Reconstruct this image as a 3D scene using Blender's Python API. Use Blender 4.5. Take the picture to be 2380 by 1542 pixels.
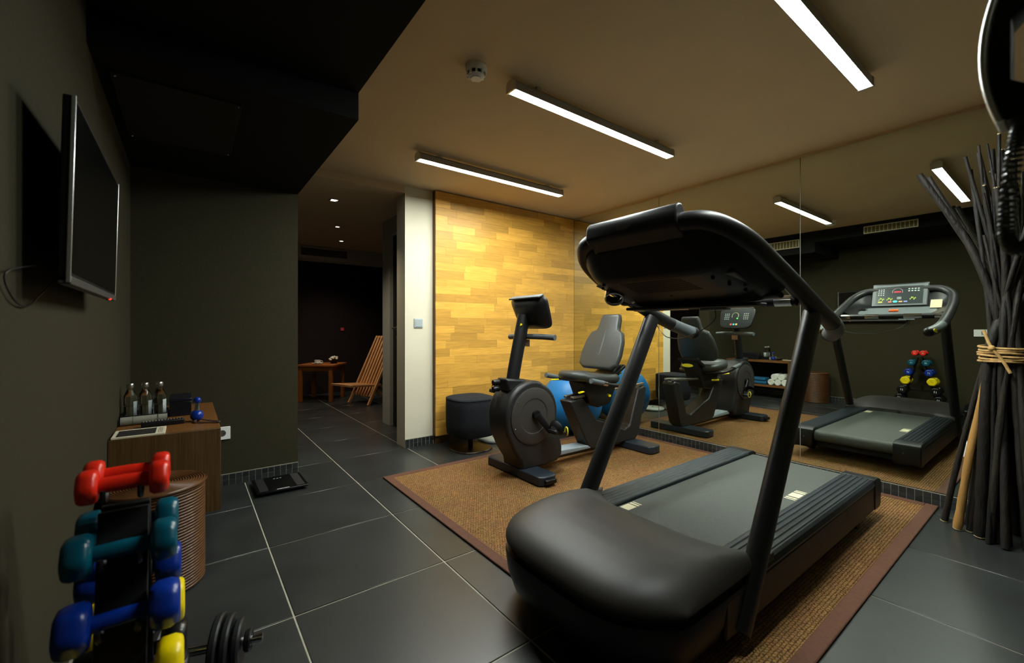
import bpy, bmesh, math, random
from math import sin, cos, pi, radians, sqrt
from mathutils import Vector

random.seed(7)
SC = bpy.context.scene
COL = SC.collection
for _o in list(bpy.data.objects):
    bpy.data.objects.remove(_o, do_unlink=True)

# ------------------------------------------------------------------ camera
F_PX, CY_PX, YAW, CAM_H = 995.0, 763.5, 37.1, 1.03
cam_d = bpy.data.cameras.new('camera')
cam_d.sensor_fit = 'HORIZONTAL'
cam_d.sensor_width = 36.0
cam_d.lens = F_PX / 2380 * 36.0
cam_d.shift_y = -(771.0 - CY_PX) / 2380
cam_d.clip_start = 0.02
cam_d.dof.use_dof = True
cam_d.dof.focus_distance = 2.9
cam_d.dof.aperture_fstop = 3.2
cam = bpy.data.objects.new('camera', cam_d)
cam.location = (0, 0, CAM_H)
cam.rotation_euler = (radians(90), 0, radians(-YAW))
COL.objects.link(cam)
SC.camera = cam

# ------------------------------------------------------------------ world, exposure
w = bpy.data.worlds.new('world')
SC.world = w
w.use_nodes = True
w.node_tree.nodes['Background'].inputs[0].default_value = (0, 0, 0, 1)
w.node_tree.nodes['Background'].inputs[1].default_value = 0.0
SC.view_settings.view_transform = 'Standard'
SC.view_settings.look = 'None'
SC.view_settings.exposure = 0.0
SC.view_settings.gamma = 1.0
SC.view_settings.use_curve_mapping = False
TUBE_STRENGTH = 200.0
DOWNLIGHT_W = 6.0
SC.cycles.use_denoising = True
SC.cycles.max_bounces = 12
SC.cycles.diffuse_bounces = 6
SC.cycles.glossy_bounces = 6
SC.cycles.sample_clamp_indirect = 6.0

# ------------------------------------------------------------------ materials
def lin(c):
    return tuple((x / 255 / 12.92) if x <= 10.3 else ((x / 255 + 0.055) / 1.055) ** 2.4 for x in c)

MATS = {}
def mat(name, rgb, rough=0.5, metal=0.0, var=0.0, vscale=8.0, bump=0.0, bscale=60.0, coat=0.0,
        stretch=(1, 1, 1), rvar=0.0, objvar=0.0, spec=0.5, emit=None, trans=0.0, ior=1.45):
    """Principled material with optional noise colour variation, object-random tint and fine bump."""
    if name in MATS:
        return MATS[name]
    m = bpy.data.materials.new(name)
    m.use_nodes = True
    nt = m.node_tree
    b = nt.nodes['Principled BSDF']
    c = lin(rgb) if max(rgb) > 1.0 else tuple(rgb)
    b.inputs['Base Color'].default_value = (*c, 1)
    b.inputs['Roughness'].default_value = rough
    b.inputs['Metallic'].default_value = metal
    b.inputs['Specular IOR Level'].default_value = spec
    b.inputs['Coat Weight'].default_value = coat
    b.inputs['IOR'].default_value = ior
    b.inputs['Transmission Weight'].default_value = trans
    if emit:
        b.inputs['Emission Color'].default_value = (*emit[:3], 1)
        b.inputs['Emission Strength'].default_value = emit[3]
    if var or bump or rvar or objvar:
        tc = nt.nodes.new('ShaderNodeTexCoord')
        mp = nt.nodes.new('ShaderNodeMapping')
        mp.inputs['Scale'].default_value = stretch
        nt.links.new(tc.outputs['Object'], mp.inputs['Vector'])
        oi = nt.nodes.new('ShaderNodeObjectInfo')
        if objvar:
            add = nt.nodes.new('ShaderNodeVectorMath')
            sc = nt.nodes.new('ShaderNodeMath'); sc.operation = 'MULTIPLY'
            sc.inputs[1].default_value = 37.0
            nt.links.new(oi.outputs['Random'], sc.inputs[0])
            nt.links.new(mp.outputs[0], add.inputs[0])
            nt.links.new(sc.outputs[0], add.inputs[1])
            vec = add.outputs[0]
        else:
            vec = mp.outputs[0]
    if var or rvar or objvar:
        n = nt.nodes.new('ShaderNodeTexNoise')
        n.inputs['Scale'].default_value = vscale
        n.inputs['Detail'].default_value = 5
        nt.links.new(vec, n.inputs['Vector'])
        mr = nt.nodes.new('ShaderNodeMapRange')
        mr.inputs[1].default_value = 0.3; mr.inputs[2].default_value = 0.7
        mr.inputs[3].default_value = 1 - var; mr.inputs[4].default_value = 1 + var
        nt.links.new(n.outputs['Fac'], mr.inputs[0])
        fac = mr.outputs[0]
        if objvar:
            mr2 = nt.nodes.new('ShaderNodeMapRange')
            mr2.inputs[3].default_value = 1 - objvar; mr2.inputs[4].default_value = 1 + objvar
            nt.links.new(oi.outputs['Random'], mr2.inputs[0])
            mu = nt.nodes.new('ShaderNodeMath'); mu.operation = 'MULTIPLY'
            nt.links.new(fac, mu.inputs[0]); nt.links.new(mr2.outputs[0], mu.inputs[1])
            fac = mu.outputs[0]
        vm = nt.nodes.new('ShaderNodeVectorMath'); vm.operation = 'SCALE'
        vm.inputs[0].default_value = c
        nt.links.new(fac, vm.inputs['Scale'])
        nt.links.new(vm.outputs[0], b.inputs['Base Color'])
        if rvar:
            mr3 = nt.nodes.new('ShaderNodeMapRange')
            mr3.inputs[1].default_value = 0.3; mr3.inputs[2].default_value = 0.7
            mr3.inputs[3].default_value = rough - rvar; mr3.inputs[4].default_value = rough + rvar
            nt.links.new(n.outputs['Fac'], mr3.inputs[0])
            nt.links.new(mr3.outputs[0], b.inputs['Roughness'])
    if bump:
        n2 = nt.nodes.new('ShaderNodeTexNoise')
        n2.inputs['Scale'].default_value = bscale
        n2.inputs['Detail'].default_value = 3
        nt.links.new(vec, n2.inputs['Vector'])
        bp = nt.nodes.new('ShaderNodeBump')
        bp.inputs['Strength'].default_value = bump
        bp.inputs['Distance'].default_value = 0.004
        nt.links.new(n2.outputs['Fac'], bp.inputs['Height'])
        nt.links.new(bp.outputs[0], b.inputs['Normal'])
    MATS[name] = m
    return m

def weave_mat(name, c1, c2, su, sv, rough=0.85, strength=0.8):
    """Sisal-like weave: two crossed sine bands in object XY with bump."""
    m = bpy.data.materials.new(name); m.use_nodes = True
    nt = m.node_tree; b = nt.nodes['Principled BSDF']
    b.inputs['Roughness'].default_value = rough
    b.inputs['Specular IOR Level'].default_value = 0.2
    tc = nt.nodes.new('ShaderNodeTexCoord')
    mp = nt.nodes.new('ShaderNodeMapping'); mp.inputs['Scale'].default_value = (su, sv, 1)
    nt.links.new(tc.outputs['Object'], mp.inputs['Vector'])
    br = nt.nodes.new('ShaderNodeTexBrick')
    br.offset = 0.5
    br.inputs['Scale'].default_value = 1.0
    br.inputs['Mortar Size'].default_value = 0.17
    br.inputs['Mortar Smooth'].default_value = 0.9
    br.inputs['Brick Width'].default_value = 1.3
    br.inputs['Row Height'].default_value = 1.0
    br.inputs['Color1'].default_value = (*lin(c1), 1)
    br.inputs['Color2'].default_value = (*[x * 0.72 for x in lin(c1)], 1)
    br.inputs['Mortar'].default_value = (*lin(c2), 1)
    nt.links.new(mp.outputs[0], br.inputs['Vector'])
    n = nt.nodes.new('ShaderNodeTexNoise'); n.inputs['Scale'].default_value = 9
    nt.links.new(tc.outputs['Object'], n.inputs['Vector'])
    mx = nt.nodes.new('ShaderNodeMix'); mx.data_type = 'RGBA'; mx.blend_type = 'MULTIPLY'
    mx.inputs[0].default_value = 0.3
    nt.links.new(br.outputs['Color'], mx.inputs[6]); nt.links.new(n.outputs['Color'], mx.inputs[7])
    nt.links.new(mx.outputs[2], b.inputs['Base Color'])
    n3 = nt.nodes.new('ShaderNodeTexNoise'); n3.inputs['Scale'].default_value = 140; n3.inputs['Detail'].default_value = 2
    nt.links.new(tc.outputs['Object'], n3.inputs['Vector'])
    wob = nt.nodes.new('ShaderNodeVectorMath'); wob.operation = 'MULTIPLY_ADD'
    wob.inputs[1].default_value = (1.5, 1.1, 0); nt.links.new(n3.outputs['Color'], wob.inputs[0]); nt.links.new(mp.outputs[0], wob.inputs[2])
    nt.links.new(wob.outputs[0], br.inputs['Vector'])
    bp = nt.nodes.new('ShaderNodeBump'); bp.inputs['Strength'].default_value = strength
    bp.inputs['Distance'].default_value = 0.004; bp.invert = True
    nt.links.new(br.outputs['Fac'], bp.inputs['Height'])
    nt.links.new(bp.outputs[0], b.inputs['Normal'])
    MATS[name] = m
    return m

M_CEIL = mat('ceiling_paint', (200, 176, 140), 0.85, var=0.03, vscale=3)
M_WHITEWALL = mat('cream_wall_paint', (206, 199, 176), 0.8, var=0.02, vscale=4)
M_DARKWALL = mat('dark_olive_wall_covering', (50, 46, 31), 0.9, var=0.10, vscale=120, bump=0.15, bscale=260, spec=0.2)
M_BULK = mat('charcoal_bulkhead_paint', (15, 15, 14), 0.9, var=0.05, vscale=30, spec=0.2)
M_FARWALL = mat('dark_maroon_wall', (30, 16, 18), 0.8, var=0.1, vscale=5)
M_CORRWALL = mat('grey_corridor_paint', (176, 176, 166), 0.85, var=0.03)
M_TILE = mat('slate_floor_tile', (40, 42, 41), 0.35, spec=0.7, var=0.3, vscale=3, objvar=0.07, bump=0.05, bscale=40)
M_GROUT = mat('pale_grout', (165, 160, 142), 0.9, var=0.1, vscale=20)
M_MOSAIC = mat('black_mosaic_tile', (40, 42, 42), 0.3, var=0.15, objvar=0.25)
M_MOSGROUT = mat('grey_mosaic_grout', (125, 122, 108), 0.9)
M_PLANK = mat('honey_oak', (202, 150, 62), 0.42, var=0.16, vscale=6, stretch=(1.2, 1, 14), objvar=0.24, bump=0.04, bscale=30)
M_BLACK = mat('black_plastic', (19, 19, 20), 0.42, var=0.06, vscale=40, bump=0.06, bscale=500)
M_BLACK2 = mat('satin_black_plastic', (15, 15, 16), 0.40, spec=0.35)
M_CHAR = mat('charcoal_plastic', (52, 49, 46), 0.48, var=0.05, vscale=30, bump=0.05, bscale=600)
M_GREYPL = mat('grey_rubber_grip', (78, 84, 86), 0.45, var=0.05, vscale=30)
M_RAIL = mat('blue_grey_ribbed_rail', (30, 37, 42), 0.40, var=0.08, vscale=10)
M_BELT = mat('running_belt_rubber', (68, 71, 66), 0.6, var=0.16, vscale=160, bump=0.3, bscale=420)
M_CREAM = mat('cream_print', (214, 206, 170), 0.6, var=0.03)
M_YELLOW = mat('yellow_plastic', (222, 206, 20), 0.4, var=0.02)
M_CHROME = mat('chrome', (210, 212, 214), 0.12, metal=1.0, var=0.02)
M_ALU = mat('brushed_aluminium', (190, 188, 182), 0.32, metal=1.0, var=0.05, vscale=40)
M_GREYMET = mat('grey_painted_metal', (128, 138, 144), 0.35, var=0.04)
M_WHITEPL = mat('white_plastic', (226, 226, 220), 0.4, var=0.02)
M_RUGB = mat('brown_rug_binding', (88, 54, 36), 0.85, var=0.12, vscale=60, bump=0.4, bscale=300)
M_MIRROR = mat('mirror_glass', (218, 224, 212), 0.0, metal=1.0)
M_WOODV = mat('dark_oak_veneer', (80, 56, 25), 0.5, var=0.35, vscale=9, stretch=(14, 14, 0.5), bump=0.05)
M_WOODTOP = mat('brown_oak_top', (108, 68, 28), 0.45, var=0.16, vscale=7, stretch=(14, 1, 4), bump=0.04)
M_TEAK = mat('teak_slat', (206, 150, 98), 0.5, var=0.15, vscale=8, objvar=0.08)
M_TEAKD = mat('dark_teak', (150, 86, 36), 0.45, var=0.15, vscale=8)
M_RATTAN = mat('coiled_rattan', (84, 53, 28), 0.32, var=0.2, vscale=30, stretch=(1, 1, 1))
M_POUF = mat('black_velour', (34, 36, 40), 0.95, var=0.12, vscale=60, bump=0.2, bscale=300, spec=0.2)
M_BALL = mat('blue_vinyl', (24, 112, 176), 0.42, var=0.03, vscale=4)
M_TVB = mat('black_glass_screen', (5, 5, 5), 0.2, spec=0.25)
M_DARKBASE = mat('dark_bronze_metal', (50, 38, 28), 0.35, metal=0.6, var=0.1)
M_STICK = mat('dark_bark', (25, 21, 16), 0.6, var=0.5, vscale=14, stretch=(3, 3, 0.7), objvar=0.6, bump=1.0, bscale=34)
M_STICKTAN = mat('peeled_tan_wood', (170, 126, 66), 0.65, var=0.15, vscale=10, stretch=(3, 3, 0.7), bump=0.3)
M_CUT = mat('cut_wood_end', (176, 158, 120), 0.7, var=0.1)
M_ROPE = mat('raffia_rope', (176, 140, 84), 0.7, var=0.25, vscale=60, bump=0.5, bscale=200)
M_TOWEL = mat('white_terry', (224, 224, 218), 0.95, var=0.05, vscale=90, bump=0.5, bscale=300)
M_MAT = mat('blue_foam', (14, 84, 120), 0.7, var=0.06, vscale=30)
M_LEATHER = mat('dark_grey_upholstery', (50, 52, 50), 0.40, var=0.06, vscale=30, bump=0.1, bscale=300)
M_GRID = mat('pale_vent_metal', (186, 178, 150), 0.5, var=0.04)
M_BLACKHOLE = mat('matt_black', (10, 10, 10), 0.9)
M_RED = mat('red_vinyl', (214, 38, 18), 0.3, var=0.03)
M_TEAL = mat('teal_vinyl', (0, 74, 92), 0.28, var=0.03)
M_BLUE = mat('royal_blue_vinyl', (6, 42, 130), 0.28, var=0.03)
M_YELV = mat('yellow_vinyl', (224, 198, 0), 0.3, var=0.03)
M_BLKV = mat('black_vinyl', (14, 14, 16), 0.28, var=0.03)
M_IRON = mat('cast_iron_plate', (30, 31, 32), 0.4, var=0.1, vscale=30)
M_DISP = mat('console_face', (34, 40, 42), 0.3, var=0.03)
M_GLASS = mat('clear_glass', (0.93, 0.97, 0.95), 0.02, trans=1.0, ior=1.45)
M_WATER = mat('water', (0.92, 0.97, 0.97), 0.0, trans=1.0, ior=1.33)
M_LABEL = mat('printed_bottle_label', (150, 160, 160), 0.5, var=0.25, vscale=70)
M_SISAL = weave_mat('sisal_weave', (158, 116, 68), (62, 39, 18), 84, 84)

# ------------------------------------------------------------------ mesh helpers
class MB:
    def __init__(s):
        s.v = []; s.f = []
    def add(s, v, f):
        o = len(s.v)
        s.v += [tuple(p) for p in v]
        s.f += [tuple(i + o for i in q) for q in f]
        return s
    def box(s, x0, x1, y0, y1, z0, z1):
        return s.add([(x0, y0, z0), (x1, y0, z0), (x1, y1, z0), (x0, y1, z0), (x0, y0, z1), (x1, y0, z1), (x1, y1, z1), (x0, y1, z1)],
                     [(0, 3, 2, 1), (4, 5, 6, 7), (0, 1, 5, 4), (1, 2, 6, 5), (2, 3, 7, 6), (3, 0, 4, 7)])
    def obox(s, c, ax, ay, az, hx, hy, hz):
        c, ax, ay, az = Vector(c), Vector(ax).normalized(), Vector(ay).normalized(), Vector(az).normalized()
        v = []
        for k in (-1, 1):
            for i, j in ((-1, -1), (1, -1), (1, 1), (-1, 1)):
                v.append(c + ax * hx * i + ay * hy * j + az * hz * k)
        return s.add(v, [(0, 3, 2, 1), (4, 5, 6, 7), (0, 1, 5, 4), (1, 2, 6, 5), (2, 3, 7, 6), (3, 0, 4, 7)])
    def grid(s, rows, cu=False, cv=False, caps=False):
        """rows: list of equal-length point lists. cu closes each row, cv closes the row sequence."""
        n, m = len(rows), len(rows[0])
        v = [p for r in rows for p in r]
        f = []
        for i in range(n if cv else n - 1):
            for j in range(m if cu else m - 1):
                i2, j2 = (i + 1) % n, (j + 1) % m
                f.append((i * m + j, i * m + j2, i2 * m + j2, i2 * m + j))
        if caps:
            f.append(tuple(reversed(range(m))))
            f.append(tuple((n - 1) * m + j for j in range(m)))
        return s.add(v, f)
    def tube(s, path, r, seg=12, caps=True, up=(0, 0, 1), closed=False):
        """Tube along a path; r a number, a list of numbers or a list of (side, up) half axes."""
        P = [Vector(p) for p in path]
        n = len(P)
        rows = []
        prev = None
        for i, p in enumerate(P):
            if closed:
                t = P[(i + 1) % n] - P[i - 1]
            else:
                t = P[min(i + 1, n - 1)] - P[max(i - 1, 0)]
            t.normalize()
            a = Vector(up) if prev is None else prev
            a = a - t * a.dot(t)
            if a.length < 1e-4:
                a = Vector((1, 0, 0)) - t * t.x
                if a.length < 1e-4:
                    a = Vector((0, 1, 0))
            a.normalize(); prev = a
            b = t.cross(a)
            rr = r[i] if isinstance(r, list) else r
            rb, ra = rr if isinstance(rr, tuple) else (rr, rr)
            rows.append([p + b * (rb * cos(2 * pi * k / seg)) + a * (ra * sin(2 * pi * k / seg)) for k in range(seg)])
        return s.grid(rows, cu=True, cv=closed, caps=caps and not closed)
    def lathe(s, prof, seg=24, origin=(0, 0, 0), axis='z', hexa=0.0, nh=6, squash=1.0):
        """prof: (radius, height) pairs from bottom to top; both ends are closed."""
        rows = []
        for r, h in prof:
            row = []
            for k in range(seg):
                a = 2 * pi * k / seg
                q = r * (1 + hexa * cos(nh * a))
                x, y = q * cos(a), q * sin(a) * squash
                if axis == 'z':
                    p = (origin[0] + x, origin[1] + y, origin[2] + h)
                elif axis == 'x':
                    p = (origin[0] + h, origin[1] + x, origin[2] + y)
                else:
                    p = (origin[0] + x, origin[1] + h, origin[2] + y)
                row.append(p)
            rows.append(row)
        return s.grid(rows, cu=True, caps=True)
    def prism(s, poly, axis, a, b):
        """Extrude a 2-D polygon along an axis: 'y' takes (x, z), 'x' takes (y, z), 'z' takes (x, y)."""
        def P(q, t):
            return {'y': (q[0], t, q[1]), 'x': (t, q[0], q[1]), 'z': (q[0], q[1], t)}[axis]
        return s.grid([[P(q, a) for q in poly], [P(q, b) for q in poly]], cu=True, caps=True)
    def ball(s, c, r, seg=20, rings=12, sc=(1, 1, 1)):
        prof = [(r * max(sin(pi * i / rings), 1e-3), -r * cos(pi * i / rings)) for i in range(rings + 1)]
        rows = [[(c[0] + q * cos(2 * pi * k / seg) * sc[0], c[1] + q * sin(2 * pi * k / seg) * sc[1], c[2] + h * sc[2]) for k in range(seg)] for q, h in prof]
        return s.grid(rows, cu=True, caps=True)
    def build(s, name, m, parent=None, bevel=0.0, seg=2, smooth=True, ang=38, loc=None, sub=0):
        base = Vector(loc) if loc is not None else (wloc(parent) if parent else Vector((0, 0, 0)))
        me = bpy.data.meshes.new(name)
        me.from_pydata([tuple(Vector(p) - base) for p in s.v], [], s.f)
        bm = bmesh.new(); bm.from_mesh(me)
        bmesh.ops.remove_doubles(bm, verts=bm.verts, dist=1e-6)
        bmesh.ops.recalc_face_normals(bm, faces=bm.faces)
        bm.to_mesh(me); bm.free()
        if smooth:
            me.polygons.foreach_set('use_smooth', [True] * len(me.polygons))
            me.set_sharp_from_angle(angle=radians(ang))
        me.materials.append(m)
        o = bpy.data.objects.new(name, me)
        COL.objects.link(o)
        if parent:
            o.parent = parent
            o.location = base - wloc(parent)
        else:
            o.location = base
        if sub:
            md = o.modifiers.new('subdivision', 'SUBSURF'); md.levels = sub; md.render_levels = sub
        if bevel:
            md = o.modifiers.new('bevel', 'BEVEL'); md.width = bevel; md.segments = seg
            md.limit_method = 'ANGLE'; md.angle_limit = radians(35); md.harden_normals = False
        return o

def wloc(o):
    p = Vector((0, 0, 0))
    while o is not None:
        p += Vector(o.location); o = o.parent
    return p

def thing(name, label, cat, loc, group=None):
    o = bpy.data.objects.new(name, None)
    o.empty_display_size = 0.1
    COL.objects.link(o); o.location = loc
    return tag(o, label, cat, group)

def tag(o, label, cat, group=None):
    o['label'] = label; o['category'] = cat
    if group: o['group'] = group
    return o

def struct(o, label=None):
    o['kind'] = 'structure'
    if label: o['label'] = label
    return o

def bx(name, m, x0, x1, y0, y1, z0, z1, parent=None, bevel=0.0, loc=None):
    return MB().box(x0, x1, y0, y1, z0, z1).build(name, m, parent, bevel=bevel, loc=loc)

def copy_tree(o, parent=None):
    c = o.copy(); COL.objects.link(c); c.parent = parent
    for ch in list(o.children):
        copy_tree(ch, c)
    return c

def catmull(pts, n=6):
    P = [Vector(p) for p in pts]
    out = []
    for i in range(len(P) - 1):
        p0, p1, p2, p3 = P[max(i - 1, 0)], P[i], P[i + 1], P[min(i + 2, len(P) - 1)]
        for k in range(n):
            t = k / n
            out.append(0.5 * ((2 * p1) + (p2 - p0) * t + (2 * p0 - 5 * p1 + 4 * p2 - p3) * t * t + (3 * p1 - p0 - 3 * p2 + p3) * t ** 3))
    out.append(P[-1])
    return out

def disc_badge(name, m, c, ax, ay, rx, ry, h, parent, seg=20):
    """Thin oval plate centred at c in the plane of ax, ay."""
    c, ax, ay = Vector(c), Vector(ax).normalized(), Vector(ay).normalized()
    nz = ax.cross(ay)
    rows = [[c + ax * rx * cos(2 * pi * k / seg) + ay * ry * sin(2 * pi * k / seg) + nz * t for k in range(seg)] for t in (-h, h)]
    return MB().grid(rows, cu=True, caps=True).build(name, m, parent)

# ------------------------------------------------------------------ room dimensions
XL, XM = -0.272, 3.46          # left wall, mirror face
YR, YP, YST, YPAR = -0.03, 3.48, 3.37, 3.42   # right wall, pillar wall, partition face, parquet face
ZC = 2.255                     # ceiling
XB = 0.626                     # bulkhead edge / partition end

# floor slab (grout level) with slate tiles as pieces
floor = bx('floor', M_GROUT, -0.6, 4.2, -1.3, 7.4, -0.10, -0.003)
struct(floor, 'dark slate tiled floor with pale joints')
TX0, TY0, TS, TG = 0.302, 1.089, 0.6, 0.0033
tile_mesh = {}
def floor_tile(x0, x1, y0, y1):
    w_, d_ = round(x1 - x0, 3), round(y1 - y0, 3)
    if w_ < 0.02 or d_ < 0.02:
        return
    key = (w_, d_)
    if key not in tile_mesh:
        o = MB().box(-w_ / 2, w_ / 2, -d_ / 2, d_ / 2, -0.012, 0.0).build('tile', M_TILE, floor, loc=(0, 0, 0), bevel=0.0012, seg=1)
        tile_mesh[key] = o
    else:
        o = tile_mesh[key].copy(); COL.objects.link(o); o.parent = floor
    o.location = ((x0 + x1) / 2, (y0 + y1) / 2, 0.0)
for i in range(-1, 7):
    for j in range(-2, 11):
        a0, a1 = TX0 + i * TS + TG, TX0 + (i + 1) * TS - TG
        b0, b1 = TY0 + j * TS + TG, TY0 + (j + 1) * TS - TG
        a0, a1 = max(a0, XL), min(a1, 3.9)
        if b1 < 3.6:
            a1 = min(a1, XM + 0.02)
        b0, b1 = max(b0, -0.25), min(b1, 7.2)
        if a1 > a0 and b1 > b0:
            floor_tile(a0, a1, b0, b1)

ceiling = struct(bx('ceiling', M_CEIL, -0.6, 3.7, -1.3, 3.7, ZC, ZC + 0.1), 'plain warm white gym ceiling')
struct(bx('ceiling_corridor', M_CEIL, -0.6, 4.2, YP + 0.18, 4.61, 2.19, 2.34), 'low white ceiling of the passage')
struct(bx('ceiling_lounge', M_CEIL, -0.6, 4.2, 4.612, 7.4, 2.27, 2.38), 'white ceiling of the far lounge')

struct(bx('wall_left', M_DARKWALL, XL - 0.2, XL, -1.3, YST + 0.2, 0, ZC + 0.05), 'dark olive textured wall behind the television')
struct(bx('wall_partition', M_DARKWALL, XL - 0.2, XB, YST, YST + 0.16, 0, ZC + 0.05), 'dark olive partition wall ending at the passage')
struct(bx('wall_right', M_DARKWALL, 0.32, XM + 0.3, -1.3, YR, 0, ZC + 0.05), 'dark wall behind the tied sticks')
struct(bx('wall_rear', M_DARKWALL, -0.6, 0.5, -1.4, -1.2, 0, ZC + 0.05), 'dark wall behind the camera')
struct(bx('wall_mirror_side', M_DARKWALL, XM + 0.008, XM + 0.25, -1.2, 3.8, 0, ZC + 0.05), 'wall carrying the mirror')
MB().box(XM - 0.002, XM + 0.01, YR, YPAR, 2.240, ZC + 0.02).build('trim_1', M_CEIL)
struct(bpy.data.objects['trim_1'], 'pale strip between mirror and ceiling')
# pillar wall and header over the passage
pl = MB().box(1.482, XM + 0.2, YP, YP + 0.18, 0, ZC + 0.05)
struct(pl.build('wall_pillar', M_WHITEWALL), 'cream painted pillar beside the parquet panel')
struct(bx('wall_header', M_CEIL, XB, 1.482, YP, YP + 0.18, 2.19, ZC + 0.05), 'pale header over the passage opening')
# wall trim strip on the left wall, seen only in the mirror
struct(bx('trim_2', M_DARKWALL, XL, XL + 0.02, 0.35, 0.73, 0, ZC), 'dark wall projection near the entrance')

# bulkhead of two heights along the left wall
bulk = MB().box(XL - 0.05, XB, -1.25, 2.0, 2.115, ZC + 0.03)
struct(bulk.build('ceiling_beam', M_BULK), 'shallow black bulkhead along the left wall')
bulk2 = MB().box(XL - 0.05, XB, 2.0, YST + 0.01, 1.99, ZC + 0.03)
struct(bulk2.build('ceiling_beam', M_BULK), 'deeper black bulkhead in front of the partition')

# far lounge shell
struct(bx('wall_far', M_FARWALL, -0.6, 4.2, 7.2, 7.4, 0, 2.4), 'very dark maroon wall of the lounge')
struct(bx('ceiling_beam', M_CORRWALL, -0.6, 4.2, 6.9, 7.2, 2.07, 2.30), 'pale bulkhead above the dark lounge wall')
struct(bx('wall_lounge_left', M_FARWALL, -0.62, -0.5, YST + 0.1, 7.4, 0, 2.4), 'dark side wall of the lounge')
struct(bx('wall_lounge_right', M_FARWALL, 3.9, 4.2, 4.6, 7.4, 0, 2.4), 'dark side wall of the lounge')
cw = MB().box(1.70, 1.95, 4.39, 4.60, 0, 2.30)
cw.box(1.70, 1.95, YP + 0.17, 4.391, 2.01, 2.30)
struct(cw.build('wall_corridor', M_CORRWALL), 'grey wall beside the open dark door')
struct(bx('wall_corridor_back', M_FARWALL, 1.95, 4.2, 4.48, 4.60, 0, 2.35), 'dark wall closing the side room')
d = MB().box(1.735, 1.775, YP + 0.19, 4.385, 0.006, 2.005)
door = struct(d.build('door_1', mat('dark_door', (22, 21, 24), 0.4, var=0.05)), 'tall dark door in the passage')
h = MB().tube([(1.74, 4.29, 1.03), (1.69, 4.29, 1.03), (1.685, 4.26, 1.03), (1.685, 4.17, 1.03)], 0.009, 8)
h.lathe([(0.022, 0), (0.022, 0.008)], 14, (1.727, 4.29, 1.03), 'x')
h.lathe([(0.020, 0), (0.020, 0.008)], 14, (1.727, 4.29, 0.93), 'x')
h.build('handle', M_ALU, door)

# ------------------------------------------------------------------ mosaic skirting
mos_me = MB().box(-0.004, 0.004, -0.0165, 0.0165, -0.0165, 0.0165).build('tile', M_MOSAIC, None, loc=(0, 0, 0))
mos_mesh = mos_me.data
bpy.data.objects.remove(mos_me)
def skirting(name, label, p0, p1, nrm, m_back=M_MOSGROUT):
    """Two courses of small mosaic tiles between p0 and p1 (xy), facing nrm."""
    p0, p1, nrm = Vector((*p0, 0)), Vector((*p1, 0)), Vector((*nrm, 0))
    L = (p1 - p0).length; t = (p1 - p0).normalized()
    b = MB().obox((p0 + p1) / 2 + nrm * 0.004 + Vector((0, 0, 0.0375)), t, nrm, (0, 0, 1), L / 2, 0.004, 0.0375)
    o = struct(b.build(name, m_back), label)
    n = int(L / 0.036)
    ang = math.atan2(nrm.y, nrm.x)
    for i in range(n):
        for k in range(2):
            c = p0 + t * ((i + 0.5) * L / n) + nrm * 0.0065
            q = bpy.data.objects.new('tile', mos_mesh); COL.objects.link(q); q.parent = o
            q.location = (c.x, c.y, 0.019 + 0.036 * k)
            q.rotation_euler = (random.uniform(-.02, .02), random.uniform(-.02, .02), ang + random.uniform(-.02, .02))
    return o
skirting('baseboard_mirror', 'black mosaic skirting under the mirror', (XM, YR), (XM, YPAR), (-1, 0))
skirting('baseboard_partition', 'black mosaic skirting on the partition', (XL, YST), (XB, YST), (0, -1))
skirting('baseboard_pillar', 'black mosaic skirting on the cream pillar', (1.482, YP), (1.745, YP), (0, -1))
b = MB()
for i in range(int((3.36 - 0.74) / 0.036)):
    for k in range(2):
        b.box(XL + 0.003, XL + 0.010, 0.74 + 0.036 * i + 0.0015, 0.74 + 0.036 * (i + 1) - 0.0015, 0.001 + 0.036 * k, 0.034 + 0.036 * k)
bl = struct(bx('baseboard_left', M_MOSGROUT, XL, XL + 0.006, 0.73, YST, 0, 0.075), 'black mosaic skirting along the television wall')
bt = b.build('tile', M_MOSAIC, bl); bt['kind'] = 'stuff'

# ------------------------------------------------------------------ parquet panel (planks one by one)
PX0, PX1, PZ0, PZ1 = 1.742, XM - 0.001, 0.075, 2.247
par = MB().box(PX0, PX1, YPAR + 0.012, YP, PZ0, PZ1).box(PX0 + 0.01, PX1, YPAR + 0.03, YP, 0.0, PZ0)
par = struct(par.build('wall_parquet', mat('panel_edge', (96, 66, 30), 0.6)), 'honey oak parquet wall panel beside the mirror')
rows_n = 31
rh = (PZ1 - PZ0) / rows_n
pm_cache = {}
for r in range(rows_n):
    x = PX0
    first = True
    while x < PX1 - 0.001:
        L = random.choice((0.24, 0.28, 0.32, 0.36, 0.40, 0.46))
        if first:
            L *= random.uniform(0.35, 1.0); first = False
            L = round(L, 2)
        if PX1 - (x + L) < 0.08:
            L = PX1 - x
        key = round(L, 3)
        if key not in pm_cache:
            o = MB().box(-L / 2 + .0002, L / 2 - .0002, 0, 0.012, -rh / 2 + .0002, rh / 2 - .0002).build('plank', M_PLANK, par, loc=(0, 0, 0), bevel=0.0005, seg=1)
            pm_cache[key] = o
        else:
            o = pm_cache[key].copy(); COL.objects.link(o); o.parent = par
        o.location = (x + L / 2, YPAR - random.uniform(0, 0.0015), PZ0 + (r + 0.5) * rh)
        x += L

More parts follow.
